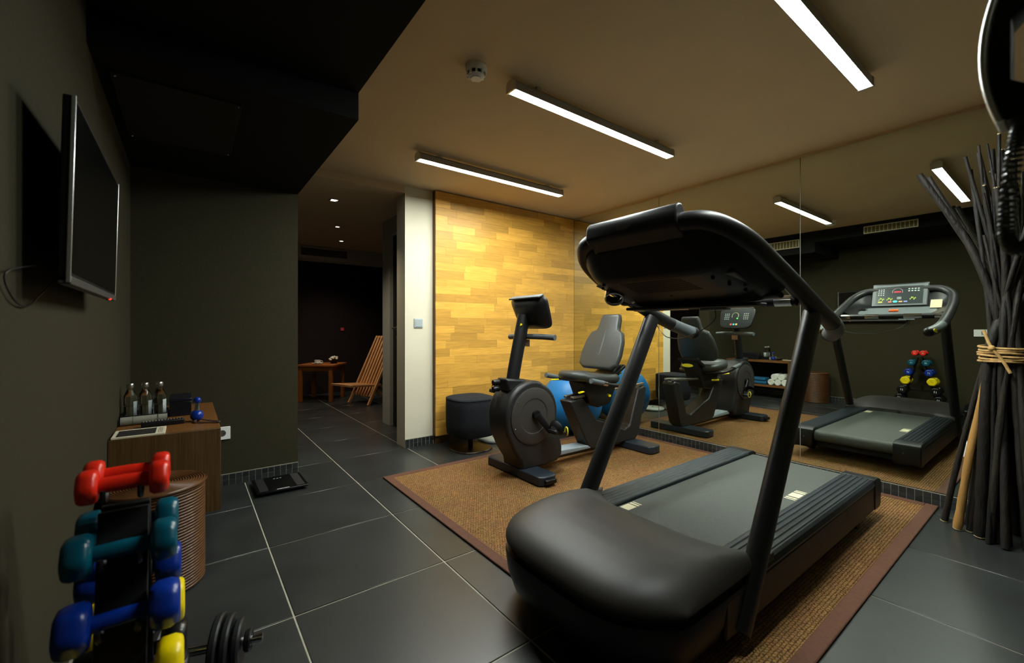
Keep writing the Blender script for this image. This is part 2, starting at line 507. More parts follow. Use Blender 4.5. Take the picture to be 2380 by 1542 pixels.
# ------------------------------------------------------------------ mirror of three panes
mir = thing('wall_mirror', 'room-high wall mirror in three panes above the mosaic skirting', 'mirror', (XM, 1.7, 0.078))
for y0, y1 in ((2.332, YPAR - 0.002), (1.190, 2.328), (YR + 0.002, 1.186)):
    MB().box(XM - 0.0005, XM + 0.0055, y0, y1, 0.078, 2.240).build('mirror_pane', M_MIRROR, mir, bevel=0.0012, seg=1, smooth=False)
MB().box(XM + 0.0056, XM + 0.008, YR, YPAR, 0.076, 2.240).build('mirror_backing', mat('pale_mirror_backing', (150, 150, 140), 0.6), mir)

# ------------------------------------------------------------------ ceiling tube lights
M_TUBE = mat('lit_diffuser', (240, 245, 240), 0.5, emit=(0.93, 1.0, 0.95, TUBE_STRENGTH))
def tube_light(y, label):
    x0, x1 = 1.25, 2.61
    t = thing('tube_light', label, 'ceiling light', ((x0 + x1) / 2, y, ZC), 'aluminium tube lights on the gym ceiling')
    b = MB()
    b.prism([(-0.020, 0), (-0.030, -0.012), (-0.030, -0.050), (-0.026, -0.050), (-0.026, -0.046), (0.026, -0.046), (0.026, -0.050), (0.030, -0.050), (0.030, -0.012), (0.020, 0)], 'x', x0 + 0.012, x1 - 0.012)
    b.v = [(p[0], p[1] + y, p[2] + ZC - 0.018) for p in b.v]
    b.build('housing', mat('grey_extrusion', (150, 150, 146), 0.4, metal=0.6), t, bevel=0.0015)
    bx('diffuser', M_TUBE, x0 + 0.014, x1 - 0.014, y - 0.0258, y + 0.0258, ZC - 0.0672, ZC - 0.0642, t)
    for xa, xb in ((x0, x0 + 0.012), (x1 - 0.012, x1)):
        c = MB().prism([(y - 0.022, ZC - 0.014), (y - 0.033, ZC - 0.028), (y - 0.033, ZC - 0.071), (y + 0.033, ZC - 0.071), (y + 0.033, ZC - 0.028), (y + 0.022, ZC - 0.014)], 'x', xa, xb)
        c.build('end_cap', M_ALU, t, bevel=0.0015)
    for xa in (x0 + 0.17, x1 - 0.17):
        bx('mounting_clip', M_ALU, xa - 0.012, xa + 0.012, y - 0.018, y + 0.018, ZC - 0.0185, ZC, t)
    return t
tube_light(0.618, 'lit tube light above the treadmill rear, cut by the top of the picture')
tube_light(1.668, 'lit tube light in the middle of the ceiling, beside the smoke detector')
tube_light(2.735, 'lit tube light closest to the parquet panel and pillar')

# smoke detector
sd = thing('smoke_detector', 'round white smoke detector on the ceiling', 'smoke detector', (1.075, 1.70, ZC))
MB().lathe([(0.050, 0), (0.050, -0.024), (0.047, -0.028)], 28, (1.075, 1.70, ZC)).build('base', M_WHITEPL, sd)
MB().lathe([(0.038, -0.026), (0.036, -0.044)], 24, (1.075, 1.70, ZC)).build('chamber', M_BLACKHOLE, sd)
for k in range(9):
    a = 2 * pi * k / 9
    c = (1.075 + 0.041 * cos(a), 1.70 + 0.041 * sin(a), ZC - 0.036)
    MB().obox(c, (-sin(a), cos(a), 0), (cos(a), sin(a), 0), (0, 0, 1), 0.005, 0.004, 0.011).build('rib', M_WHITEPL, sd)
MB().lathe([(0.041, -0.044), (0.038, -0.049), (0.026, -0.054), (0.024, -0.058)], 24, (1.075, 1.70, ZC)).build('cap', M_WHITEPL, sd)

# vents on the bulkhead face (seen in the mirror) and in the lounge
def vent(label, x, y0, y1, z0, z1, n):
    t = thing('air_vent', label, 'vent', (x, (y0 + y1) / 2, z0), 'wall vents')
    fr = MB()
    e = 0.009
    fr.box(x, x + 0.008, y0, y1, z0, z0 + e).box(x, x + 0.008, y0, y1, z1 - e, z1)
    fr.box(x, x + 0.008, y0, y0 + e, z0 + e, z1 - e).box(x, x + 0.008, y1 - e, y1, z0 + e, z1 - e)
    fr.build('frame', M_GRID, t)
    bx('duct', mat('olive_duct', (92, 84, 50), 0.8), x - 0.001, x + 0.001, y0 + e, y1 - e, z0 + e, z1 - e, t)
    for i in range(1, n):
        yy = y0 + (y1 - y0) * i / n
        bx('slat', M_GRID, x + 0.001, x + 0.007, yy - 0.0025, yy + 0.0025, z0 + e, z1 - e, t)
vent('cream slatted vent high on the deeper bulkhead, seen in the mirror', XB, 2.17, 2.65, 2.075, 2.18, 13)
vent('cream slatted vent high on the shallow bulkhead, seen in the mirror', XB, 1.04, 1.51, 2.13, 2.215, 13)
fv = thing('air_vent', 'long framed vent above the dark lounge wall', 'vent', (1.6, 6.9, 2.1), 'wall vents')
f_ = MB()
for a in ((1.30, 2.00, 2.095, 2.115), (1.30, 2.00, 2.225, 2.245), (1.30, 1.32, 2.115, 2.225), (1.98, 2.00, 2.115, 2.225)):
    f_.box(a[0], a[1], 6.885, 6.90, a[2], a[3])
f_.build('frame', M_GRID, fv)
for k in range(5):
    bx('slat', mat('dark_slat', (40, 38, 30), 0.7), 1.32, 1.98, 6.89, 6.899, 2.120 + 0.022 * k, 2.132 + 0.022 * k, fv)

# flush panel under the deep bulkhead with four screws
ap = thing('bulkhead_panel', 'flat black square panel with four bright screws under the bulkhead', 'ceiling panel', (-0.025, 2.5, 1.99))
bx('panel', M_BLACKHOLE, -0.235, 0.185, 2.165, 2.835, 1.982, 1.990, ap, bevel=0.002)
for x, y in ((0.173, 2.18), (0.1725, 2.81), (-0.222, 2.19), (-0.222, 2.82)):
    MB().lathe([(0.005, 0), (0.004, -0.003)], 10, (x, y, 1.982)).build('screw', M_CHROME, ap)

# passage downlights (recessed spots with real lamps)
def downlight(x, y, z, r, label, square=False):
    t = thing('downlight', label, 'downlight', (x, y, z), 'recessed downlights in the passage')
    if square:
        b = MB()
        for a in ((-r, r, -r, -r * .72), (-r, r, r * .72, r), (-r, -r * .72, -r * .72, r * .72), (r * .72, r, -r * .72, r * .72)):
            b.box(x + a[0], x + a[1], y + a[2], y + a[3], z - 0.006, z)
        b.build('rim', M_ALU, t)
    else:
        rows = [[(x + q * cos(2 * pi * k / 24), y + q * sin(2 * pi * k / 24), zz) for k in range(24)] for q, zz in ((r * .7, z - .002), (r * .7, z - .006), (r, z - .006), (r, z))]
        MB().grid(rows, cu=True, cv=True).build('rim', M_ALU, t)
    MB().lathe([(r * .66, -0.003), (r * .66, -0.001)], 20, (x, y, z)).build('lamp', mat('lit_spot', (255, 240, 210), 0.4, emit=(1, 0.93, 0.78, 5.0)), t)
    L = bpy.data.lights.new('lamp_light', 'SPOT'); L.energy = DOWNLIGHT_W * 8; L.spot_size = radians(115); L.spot_blend = 1.0
    L.color = (1, 0.86, 0.66); L.shadow_soft_size = 0.03
    lo = bpy.data.objects.new('lamp_light', L); COL.objects.link(lo); lo.parent = t; lo.location = (0, 0, -0.012)
downlight(1.05, 4.05, 2.19, 0.040, 'small square lit downlight just inside the passage', True)
downlight(1.45, 5.44, 2.27, 0.034, 'small dim round downlight in the lounge ceiling')
downlight(1.73, 6.295, 2.27, 0.036, 'small round lit downlight over the slatted chair')

# ------------------------------------------------------------------ rug
RX0, RX1, RY0, RY1 = 1.065, 3.432, 0.482, 2.878
rug = thing('rug', 'large woven sisal rug with brown binding under treadmill and bike', 'rug', ((RX0 + RX1) / 2, (RY0 + RY1) / 2, 0))
bx('woven_field', M_SISAL, RX0 + 0.045, RX1 - 0.045, RY0 + 0.045, RY1 - 0.045, 0.0006, 0.0085, rug)
bw = 0.055
for a in ((RX0, RX1, RY0, RY0 + bw), (RX0, RX1, RY1 - bw, RY1), (RX0, RX0 + bw, RY0 + bw, RY1 - bw), (RX1 - bw, RX1, RY0 + bw, RY1 - bw)):
    bx('binding', M_RUGB, a[0], a[1], a[2], a[3], 0.0006, 0.011, rug, bevel=0.004)

# ------------------------------------------------------------------ treadmill
TY = 1.03
tm = thing('treadmill', 'large black treadmill in front of the mirror', 'treadmill', (1.95, TY, 0.012))
HW = 0.388
def plan_front(sy):
    return 0.915 + 0.17 * abs(sy) ** 4
# motor hood: domed shell
rows = []
NS, NT = 40, 26
HOOD = [(0.0, 0.245), (0.015, 0.262), (0.04, 0.277), (0.09, 0.294), (0.18, 0.311), (0.32, 0.324), (0.48, 0.328), (0.64, 0.322), (0.80, 0.302), (0.92, 0.272), (1.0, 0.246)]
def hood_z(t):
    for (t0, z0), (t1, z1) in zip(HOOD, HOOD[1:]):
        if t <= t1:
            return z0 + (z1 - z0) * (t - t0) / (t1 - t0)
    return HOOD[-1][1]
for j in range(NT + 1):
    t = (j / NT) ** 1.25
    row = []
    for i in range(NS + 1):
        sy = sin(pi / 2 * (-1 + 2 * i / NS))
        xf = plan_front(sy); xr = 1.500 + 0.135 * abs(sy) ** 5
        x = xf + (xr - xf) * t
        edge = (1 - abs(sy) ** 7) ** 0.5
        z = 0.245 + (hood_z(t) - 0.245) * edge
        row.append((x, TY + HW * sy, z))
    rows.append(row)
b = MB().grid(rows)
rim_pts = rows[0] + [r[-1] for r in rows[1:]] + list(reversed(rows[-1][:-1])) + [r[0] for r in reversed(rows[1:-1])]
low = [(p[0], p[1], 0.2375 if p[0] < 1.47 else 0.2165) for p in rim_pts]
b.grid([rim_pts, low], cu=True)
hood = b.build('motor_hood', M_CHAR, tm, ang=60)
# bumper below the hood
rows = []
for z, ins, e in ((0.045, 0.055, 0.0), (0.075, 0.022, 0), (0.13, 0.006, 0), (0.19, 0.0, 0), (0.205, 0.002, 0), (0.207, 0.016, 0), (0.2372, 0.016, 0)):
    row = []
    for i in range(NS + 1):
        sy = -1 + 2 * i / NS
        row.append((plan_front(sy) + ins, TY + (HW - ins) * sy, z))
    row += [(1.50, TY + HW - ins, z), (1.50, TY - HW + ins, z)]
    rows.append(row)
MB().grid(rows, cu=True, caps=True).build('bumper', M_BLACK, tm, ang=50)
# side skirts, rails with ridges, end caps
for s in (-1, 1):
    ys = TY + s * HW
    yi = TY + s * 0.242
    a, c = sorted((ys, ys - s * 0.03))
    bx('side_skirt', M_BLACK2 if s < 0 else M_BLACK, 1.30, 2.955, a, c, 0.075, 0.200, tm, bevel=0.008)
    prof = []
    n = 5
    y0, y1 = yi, ys
    prof = [(y0, 0.204), (y0, 0.226), (y0 + (y1 - y0) * 0.03, 0.232)]
    for k in range(n):
        u0 = 0.06 + 0.80 * k / n; u1 = 0.06 + 0.80 * (k + 1) / n
        for uu, zz in ((u0, 0.2345), (u0 + 0.03, 0.2365), (u1 - 0.035, 0.2365), (u1 - 0.01, 0.2335)):
            prof.append((y0 + (y1 - y0) * uu, zz))
    prof += [(y0 + (y1 - y0) * 0.90, 0.235), (y0 + (y1 - y0) * 0.97, 0.228), (y1 + s * 0.004, 0.212), (y1 + s * 0.002, 0.203)]
    MB().prism(prof, 'x', 1.46, 2.86).build('foot_rail', M_RAIL, tm, ang=25)
    cap = [(2.86, 0.203), (2.86, 0.2365), (2.93, 0.234), (2.965, 0.222), (2.972, 0.200), (2.968, 0.10), (2.955, 0.078), (2.86, 0.078)]
    a, c = sorted((yi - s * 0.0, ys + s * 0.004))
    MB().prism(cap, 'y', a, c).build('end_cap', M_BLACK, tm, bevel=0.006)
    MB().lathe([(0.007, 0), (0.006, 0.004)], 10, (2.968, TY + s * 0.30, 0.165), 'x').build('bolt', M_CHROME, tm)
    a, c = sorted((TY + s * 0.31, TY + s * 0.36))
    MB().lathe([(0.032, a - TY), (0.034, a - TY + .006), (0.034, c - TY - .006), (0.032, c - TY)], 20, (2.70, TY, 0.0475), 'y').build('rear_wheel', M_BLACK2, tm)
    MB().lathe([(0.024, 0), (0.024, 0.05)], 16, (1.22, TY + s * 0.30, 0.0125)).build('front_foot', M_BLACK2, tm)
# deck and belt wrapping the rear roller
bx('deck', M_BLACKHOLE, 1.40, 2.90, TY - 0.232, TY + 0.232, 0.09, 0.206, tm)
belt = [(1.50, 0.2155)]
for k in range(13):
    a = pi / 2 - pi * k / 12
    belt.append((2.905 + 0.042 * cos(a), 0.1735 + 0.042 * sin(a)))
belt.append((1.50, 0.1315))
MB().prism(belt, 'y', TY - 0.238, TY + 0.238).build('running_belt', M_BELT, tm, ang=30)
def belt_mark(cx, cy, sgn):
    m = MB()
    m.box(cx - 0.030, cx + 0.030, cy - 0.024, cy + 0.024, 0.2156, 0.2162)
    for k, w_ in ((0.050, 0.007), (0.071, 0.004)):
        m.box(cx + sgn * k - w_, cx + sgn * k + w_, cy - 0.024, cy + 0.024, 0.2156, 0.2162)
        if sgn == 1 and k < 0.06:
            m.box(cx - k - w_, cx - k + w_, cy - 0.024, cy + 0.024, 0.2156, 0.2162)
            m.box(cx - 0.071 - .004, cx - 0.071 + .004, cy - 0.024, cy + 0.024, 0.2156, 0.2162)
    m.build('belt_print', M_CREAM, tm, smooth=False)
belt_mark(1.60, TY + 0.206, 0.9)
belt_mark(2.36, TY - 0.200, 1)
# uprights
for s in (-1, 1):
    yy = TY + s * 0.378
    path = catmull([(1.400, yy, 0.062), (1.430, yy, 0.105), (1.535, yy, 0.275), (1.84, yy, 0.775), (2.025, yy, 1.085)], 5)
    MB().tube(path, [(0.032, 0.049)] * len(path), 20, up=(1, 0, 0)).build('upright', M_BLACK, tm, ang=60)
# handlebar loop around the console
half = [(2.375, 0.338, 1.002), (2.32, 0.370, 1.024), (2.22, 0.386, 1.055), (2.06, 0.389, 1.105), (1.85, 0.388, 1.180), (1.65, 0.382, 1.255),
        (1.51, 0.362, 1.322), (1.43, 0.318, 1.370), (1.392, 0.255, 1.398), (1.382, 0.14, 1.405)]
loop = [(x, TY - y, z) for x, y, z in half] + [(1.381, TY, 1.412)] + [(x, TY + y, z) for x, y, z in reversed(half)]
path = catmull(loop, 5)
MB().tube(path, 0.034, 18, up=(0, 1, 0)).build('handlebar_loop', M_BLACK, tm, ang=60)
for s in (-1, 1):
    p = [Vector((x, TY + s * y, z)) for x, y, z in catmull(half[:4], 4)]
    MB().tube(p[:9], [0.0355] * 9, 18, up=(0, 1, 0)).build('hand_grip', M_GREYPL, tm, ang=60)
    MB().ball(p[0], 0.036, 18, 12).build('grip_cap', M_BLACK2, tm)
    disc_badge('grip_badge', M_YELLOW, p[1] + Vector((0.010, s * 0.033, 0.006)), (1, 0.35 * -s, 0.25), (0, 0, 1), 0.025, 0.015, 0.004, tm)
# console shell between the loop sides: flat underside flush with the tube
prof = [q for q in catmull(half[3:9], 5) if q[0] <= 1.80]
def under_z(x):
    P_ = [(1.30, 1.37), (1.392, 1.345), (1.45, 1.225), (1.60, 1.172), (1.82, 1.118)]
    for (x0_, z0_), (x1_, z1_) in zip(P_, P_[1:]):
        if x <= x1_:
            return z0_ + (z1_ - z0_) * (x - x0_) / (x1_ - x0_)
    return P_[-1][1]
rows = []
for up_ in (True, False):
    for q in (prof if up_ else list(reversed(prof))):
        row = []
        x, hy, z = q
        for i in range(25):
            sy = sin(pi / 2 * (-1 + 2 * i / 24))
            wgt = 1 - abs(sy) ** 7
            lo = (z - 0.022) * (1 - wgt) + under_z(x) * wgt
            hi = (z + 0.0) * (1 - wgt) + (under_z(x) + 0.022) * wgt
            row.append((x, TY + hy * sy, hi if up_ else lo))
        rows.append(row)
MB().grid(rows, cv=True).build('console_shell', M_BLACK2, tm, ang=50)
for k in range(9):
    xx = 1.475 + 0.012 * k
    MB().tube([(xx, TY - 0.13 - 0.004 * k, under_z(xx) - 0.0002), (xx, TY + 0.15 - 0.003 * k, under_z(xx) - 0.0002)], 0.0012, 4).build('warning_line', M_BLACKHOLE, tm)
# closed lower edge with tray lip
MB().tube([(1.765, TY - 0.36, 1.155), (1.762, TY, 1.146), (1.765, TY + 0.36, 1.155)], [(0.03, 0.012)] * 3, 12, up=(0, 0, 1)).build('tray_lip', M_BLACK2, tm)
bx('reading_rail', M_BLACK2, 1.70, 1.80, TY - 0.30, TY + 0.30, 1.116, 1.130, tm, bevel=0.005)
bx('key_plate', M_GREYMET, 1.752, 1.80, TY - 0.16, TY - 0.05, 1.106, 1.115, tm, bevel=0.002)
# raised display facing the runner
e = Vector((0.085, 0, -0.21)).normalized(); nn = Vector((0.21, 0, 0.085)).normalized(); Yv = Vector((0, 1, 0))
dc = Vector((1.430, TY + 0.015, 1.350))
hp_ = [(1.462, 1.262), (1.382, 1.364), (1.350, 1.380), (1.336, 1.400), (1.338, 1.440), (1.346, 1.460), (1.362, 1.470), (1.380, 1.467), (1.388, 1.456), (1.476, 1.242), (1.464, 1.232)]
MB().prism(hp_, 'y', TY - 0.195, TY + 0.222).build('display_housing', M_BLACK, tm, bevel=0.006, seg=2, ang=50)
disc_badge('badge', mat('dull_badge', (52, 46, 30), 0.5), (1.3355, TY + 0.03, 1.419), Yv, (0.05, 0, 1), 0.034, 0.010, 0.0025, tm)
MB().obox(dc + nn * 0.0048, Yv, e, nn, 0.200, 0.112, 0.0022).build('display_bezel', M_GREYPL, tm, bevel=0.002)
scr = MB().obox(dc + nn * 0.0066 + e * 0.002, Yv, e, nn, 0.172, 0.092, 0.002).build('display_face', M_DISP, tm)
def on_disp(y, s_, hh=0.0092):
    return dc + Yv * y + e * s_ + nn * hh
M_LED_R = mat('red_led', (120, 10, 20), 0.4, emit=(1, 0.05, 0.1, 0.9))
M_LED_G = mat('green_print', (150, 170, 40), 0.4, emit=(0.5, 0.7, 0.05, 0.25))
M_KEY = mat('pale_key', (200, 208, 208), 0.5)
for r_ in range(4):
    for c_ in range(3):
        MB().obox(on_disp(0.115 + 0.018 * c_, -0.060 + 0.019 * r_), Yv, e, nn, 0.0045, 0.004, 0.001).build('key', M_KEY, scr)
for r_ in range(2):
    for c_ in range(4):
        MB().obox(on_disp(-0.072 - 0.022 * c_, -0.060 + 0.022 * r_), Yv, e, nn, 0.0065, 0.005, 0.001).build('key', M_KEY, scr)
arc = [on_disp(0.012 + 0.038 * cos(a), -0.034 + 0.036 * sin(a)) for a in [radians(180 + 22 * k) for k in range(-1, 10)]]
MB().tube(arc, 0.0018, 6).build('dial_arc', mat('grey_arc', (170, 160, 160), 0.5), scr)
MB().obox(on_disp(0.012, -0.032), Yv, e, nn, 0.026, 0.007, 0.001).build('led_readout', M_LED_R, scr)
for y_, s_ in ((0.128, 0.040), (0.066, 0.040), (-0.102, 0.038)):
    for k in range(5):
        MB().obox(on_disp(y_ - 0.018 + 0.009 * k, s_ + 0.009 * sin(k * 1.9)), Yv, e, nn, 0.003, 0.006 + 0.003 * (k % 2), 0.001).build('program_mark', M_LED_G, scr)
for k in range(3):
    MB().obox(on_disp(0.0 - 0.004, 0.025 + 0.009 * k), Yv, e, nn, 0.016, 0.002, 0.001).build('print_line', M_KEY, scr)
for y_, w_, rgb in ((0.135, 0.016, (190, 190, 70)), (0.062, 0.013, (206, 110, 96)), (-0.016, 0.013, (216, 150, 110)), (-0.052, 0.013, (120, 130, 190))):
    MB().obox(on_disp(y_, 0.072), Yv, e, nn, w_, 0.006, 0.002).build('button', mat('button_%d' % int(y_ * 1000 + 500), rgb, 0.4, emit=(*lin(rgb), 0.3)), scr)
disc_badge('button', mat('aqua_button', (70, 200, 196), 0.4, emit=(*lin((70, 200, 196)), 0.4)), on_disp(0.023, 0.070), Yv, e, 0.018, 0.011, 0.002, scr)
# tray dish: cup holder, note pad, stop button, sensor bar
MB().obox((1.625, TY, 1.192), Yv, (0.94, 0, -0.27), (0.27, 0, 0.94), 0.315, 0.125, 0.004).build('tray', M_GREYPL, tm, bevel=0.004)
cupc = Vector((1.570, TY + 0.262, 1.178))
cax = Vector((-0.55, -0.38, -0.75)).normalized(); cu_ = cax.orthogonal().normalized(); cv_ = cax.cross(cu_)
MB().grid([[cupc + (cu_ * cos(2 * pi * k / 28) + cv_ * sin(2 * pi * k / 28)) * q + cax * z_ for k in range(28)] for q, z_ in ((0.032, 0.016), (0.036, 0.022), (0.042, 0.022), (0.045, 0.014), (0.045, -0.03), (0.034, -0.03))], cu=True, cv=True).build('cup_ring', M_CHROME, tm, ang=40)
MB().tube([(1.64, TY + 0.215, 1.150), (1.64, TY + 0.200, 1.156)], 0.007, 10).build('cable_plug', M_CHROME, tm)
MB().lathe([(0.036, 0), (0.036, 0.004)], 24, (1.575, TY + 0.258, 1.210)).build('cup_opening', M_BLACKHOLE, tm)
MB().obox((1.56, TY - 0.262, 1.250), Yv, (0.55, 0, -0.80), (0.80, 0, 0.55), 0.038, 0.045, 0.006).build('note_pad', mat('cream_card', (226, 214, 180), 0.7, var=0.05), tm)
MB().obox((1.66, TY + 0.01, 1.194), Yv, (0.86, 0, -0.42), (0.42, 0, 0.86), 0.034, 0.014, 0.010).build('stop_button', mat('orange_stop', (216, 84, 26), 0.4), tm, bevel=0.004)
MB().tube([(1.875, TY - 0.375, 1.138), (1.875, TY + 0.375, 1.138)], 0.021, 16).build('sensor_bar', M_BLACK2, tm)
for y0, y1 in ((-0.36, -0.30), (-0.22, -0.10), (0.07, 0.17), (0.28, 0.36)):
    MB().tube([(1.875, TY + y0, 1.138), (1.875, TY + y1, 1.138)], 0.0222, 16).build('pulse_sensor', M_CHROME, tm)
for x_, y_ in ((1.47, 0.24), (1.50, -0.24), (1.56, -0.27), (1.62, -0.30), (1.70, 0.10), (1.72, -0.22), (1.62, 0.0), (1.50, 0.27)):
    z_ = under_z(x_) + 0.004
    MB().ball((x_, TY + y_, z_), 0.007, 10, 6).build('screw_hole', M_BLACKHOLE, tm)
cord = catmull([(1.775, TY - 0.10, 1.12), (1.785, TY - 0.10, 1.07), (1.80, TY - 0.03, 1.02), (1.84, TY + 0.08, 0.985), (1.90, TY + 0.18, 0.982), (1.99, TY + 0.28, 0.995), (2.05, TY + 0.375, 1.06)], 6)
MB().tube(cord, 0.0022, 6).build('safety_cord', M_BLACK2, tm)

# ------------------------------------------------------------------ recumbent bike
BY = 2.375
bk = thing('recumbent_bike', 'black recumbent exercise bike by the parquet wall', 'exercise bike', (2.4, BY, 0.012))
def foot(x, name, w0=0.075):
    m = MB()
    n = 0.31
    top = [(x - w0, BY - n + 0.02), (x - w0 + 0.03, BY - n), (x + w0 - 0.03, BY - n), (x + w0, BY - n + 0.02), (x + w0, BY + n - 0.02), (x + w0 - 0.03, BY + n), (x - w0 + 0.03, BY + n), (x - w0, BY + n - 0.02)]
    m.prism(top, 'z', 0.012, 0.072)
    return m.build(name, mat('blue_black_foot', (34, 42, 50), 0.4, var=0.05), bk, bevel=0.008, seg=2)
foot(1.865, 'front_stabiliser')
foot(3.03, 'rear_stabiliser')
MB().box(1.82, 1.91, BY - 0.335, BY - 0.31, 0.025, 0.055).build('transport_wheel', M_BLACK2, bk, bevel=0.006)
# flywheel housing: side outline extruded, with disc and ring
out = []
cx, cz, R = 1.905, 0.435, 0.222
for k in range(25):
    a = radians(-10 + 200 * k / 24)
    out.append((cx + R * cos(a) * (1.0 if cos(a) > 0 else 1.08), cz + R * sin(a) * (1.0 if a < 1.2 else 1.04)))
out += [(1.675, 0.33), (1.735, 0.20), (1.79, 0.12), (1.80, 0.06), (2.02, 0.06), (2.13, 0.075), (2.175, 0.11), (2.175, 0.17), (2.15, 0.25), (2.13, 0.33)]
MB().prism(out, 'y', BY - 0.110, BY + 0.110).build('flywheel_housing', mat('graphite_housing', (32, 31, 31), 0.45, var=0.05, vscale=30), bk, bevel=0.02, seg=3)
for s in (-1, 1):
    yf = BY + s * 0.111
    c = (cx - 0.005, 0, cz - 0.01)
    rows = [[(c[0] + q * cos(2 * pi * k / 40), yf + s * t, c[2] + q * sin(2 * pi * k / 40)) for k in range(40)] for q, t in ((0.196, -0.002), (0.196, 0.004), (0.189, 0.007), (0.122, 0.007), (0.117, 0.003), (0.10, 0.003), (0.01, 0.006))]
    MB().grid(rows, cu=True, caps=True).build('side_disc', M_CHAR, bk, ang=30)
    for k in range(6):
        a = 2 * pi * k / 6 + 0.4
        MB().ball((c[0] + 0.178 * cos(a), yf + s * 0.007, c[2] + 0.178 * sin(a)), 0.0045, 8, 6).build('screw', M_CHROME, bk)
    # crank and pedal
    dx, dz = (0.105, -0.125) if s < 0 else (-0.105, 0.125)
    yc = yf + s * 0.030
    MB().lathe([(0.03, 0), (0.03, 0.03)], 18, (cx + 0.005, min(yf, yf + s * .03), cz), 'y').build('crank_hub', M_BLACK2, bk)
    MB().tube([(cx + 0.005, yc, cz), (cx + 0.005 + dx, yc + s * 0.012, cz + dz)], [(0.013, 0.026), (0.011, 0.020)], 12, up=(0.7, 0, 0.7)).build('crank_arm', M_BLACK2, bk)
    px, pz, py = cx + 0.005 + dx, cz + dz, yc + s * 0.065
    p = MB().obox((px + 0.02, py, pz), (1, 0, -0.25), (0, 1, 0), (0.25, 0, 1), 0.058, 0.042, 0.014).build('pedal', M_BLACK, bk, bevel=0.008)
    strap = [(px + 0.0, py - 0.045, pz), (px - 0.005, py - 0.045, pz + 0.045), (px - 0.01, py, pz + 0.068), (px - 0.005, py + 0.045, pz + 0.045), (px, py + 0.045, pz)]
    MB().tube(catmull(strap, 4), [(0.022, 0.003)] * 17, 8, up=(0, 0, 1)).build('pedal_strap', M_BLACK2, p)
    ring = [(px + 0.075, py + 0.014 * cos(a) + s * 0.030, pz + 0.004 + 0.030 * sin(a)) for a in [2 * pi * k / 12 for k in range(12)]]
    MB().tube(ring, 0.005, 8, closed=True, up=(1, 0, 0)).build('strap_loop', M_YELLOW, p)
# mast, knob, console, handlebar
MB().prism([(1.72, 0.60), (1.705, 0.69), (1.86, 0.675), (1.98, 0.63), (1.98, 0.58)], 'y', BY - 0.06, BY + 0.06).build('mast_collar', M_BLACK, bk, bevel=0.015)
mp = [(1.79, BY, 0.60), (1.815, BY, 0.74), (1.88, BY, 1.02), (1.905, BY, 1.12)]
MB().tube(catmull(mp, 4), [(0.038, 0.049)] * 13, 18, up=(1, 0, 0)).build('mast', M_BLACK, bk)
bx('instruction_label', mat('tan_label', (150, 112, 88), 0.6, var=0.05), 1.925, 1.928, BY - 0.035, BY + 0.03, 0.90, 0.95, bk)
disc_badge('badge', M_YELLOW, (1.853, BY - 0.012, 1.055), (0, 1, 0), (0.25, 0, 1), 0.030, 0.010, 0.003, bk)
for k, (dz_) in enumerate((0.0, 0.045)):
    MB().lathe([(0.016, -0.05), (0.02, -0.04), (0.02, 0)], 14, (1.705, BY + 0.03, 0.615 + dz_), 'x').build('adjuster_knob', M_BLACK2, bk)
ce = Vector((0.09, 0, -0.23)).normalized(); cn = Vector((0.23, 0, 0.09)).normalized()
cc = Vector((1.945, BY - 0.035, 1.140))
def slabpoly(y_w0, y_w1, h0):
    return None
rows = []
for hh, k in ((-0.055, 0.55), (-0.045, 0.72), (-0.012, 0.97), (0.0, 1.0), (0.010, 1.0), (0.016, 0.97)):
    row = []
    for i in range(32):
        a = 2 * pi * i / 32
        u = abs(cos(a)) ** 0.35 * (1 if cos(a) >= 0 else -1); v = abs(sin(a)) ** 0.35 * (1 if sin(a) >= 0 else -1)
        row.append(cc + Yv * (0.185 * k * u * (1 - 0.08 * v)) + ce * (0.122 * k * v) + cn * hh)
    rows.append(row)
MB().grid(rows, cu=True, caps=True).build('console', M_BLACK, bk, ang=40)
MB().obox(cc - ce * 0.121 - cn * 0.012, Yv, ce, cn, 0.165, 0.006, 0.028).build('console_visor', M_GREYPL, bk, bevel=0.004)
face = MB().obox(cc + cn * 0.0165 + ce * 0.004, Yv, ce, cn, 0.155, 0.098, 0.0015).build('display_face', M_DISP, bk)
def on_c(y, s_): return cc + cn * 0.019 + Yv * y + ce * s_
for r_ in range(4):
    for c_ in range(3):
        for sg in (1, -1):
            MB().obox(on_c(sg * (0.085 + 0.020 * c_), -0.05 + 0.021 * r_), Yv, ce, cn, 0.005, 0.004, 0.001).build('key', M_KEY, face)
arc = [on_c(0.012 + 0.036 * cos(a), -0.026 + 0.038 * sin(a)) for a in [radians(150 + 24 * k) for k in range(11)]]
MB().tube(arc, 0.004, 6).build('dial_arc', mat('tan_arc', (150, 150, 120), 0.5), face)
MB().obox(on_c(-0.014, 0.006), Yv, ce, cn, 0.008, 0.007, 0.001).build('led', mat('green_led', (60, 200, 70), 0.4, emit=(0.1, 0.9, 0.15, 0.6)), face)
for k, rgb in enumerate(((200, 84, 76), (70, 196, 200), (226, 190, 130))):
    MB().obox(on_c(0.045 - 0.030 * k, 0.078), Yv, ce, cn, 0.010, 0.010, 0.002).build('button', mat('bike_button_%d' % k, rgb, 0.4, emit=(*lin(rgb), 0.25)), face)
hb = catmull([(1.985, BY - 0.235, 0.966), (1.965, BY - 0.15, 0.970), (1.935, BY - 0.05, 0.972), (1.925, BY, 0.972), (1.925, BY + 0.05, 0.972), (1.930, BY + 0.15, 0.970), (1.935, BY + 0.205, 0.966)], 5)
MB().tube(hb, 0.020, 14, up=(0, 0, 1)).build('handlebar', M_GREYPL, bk)
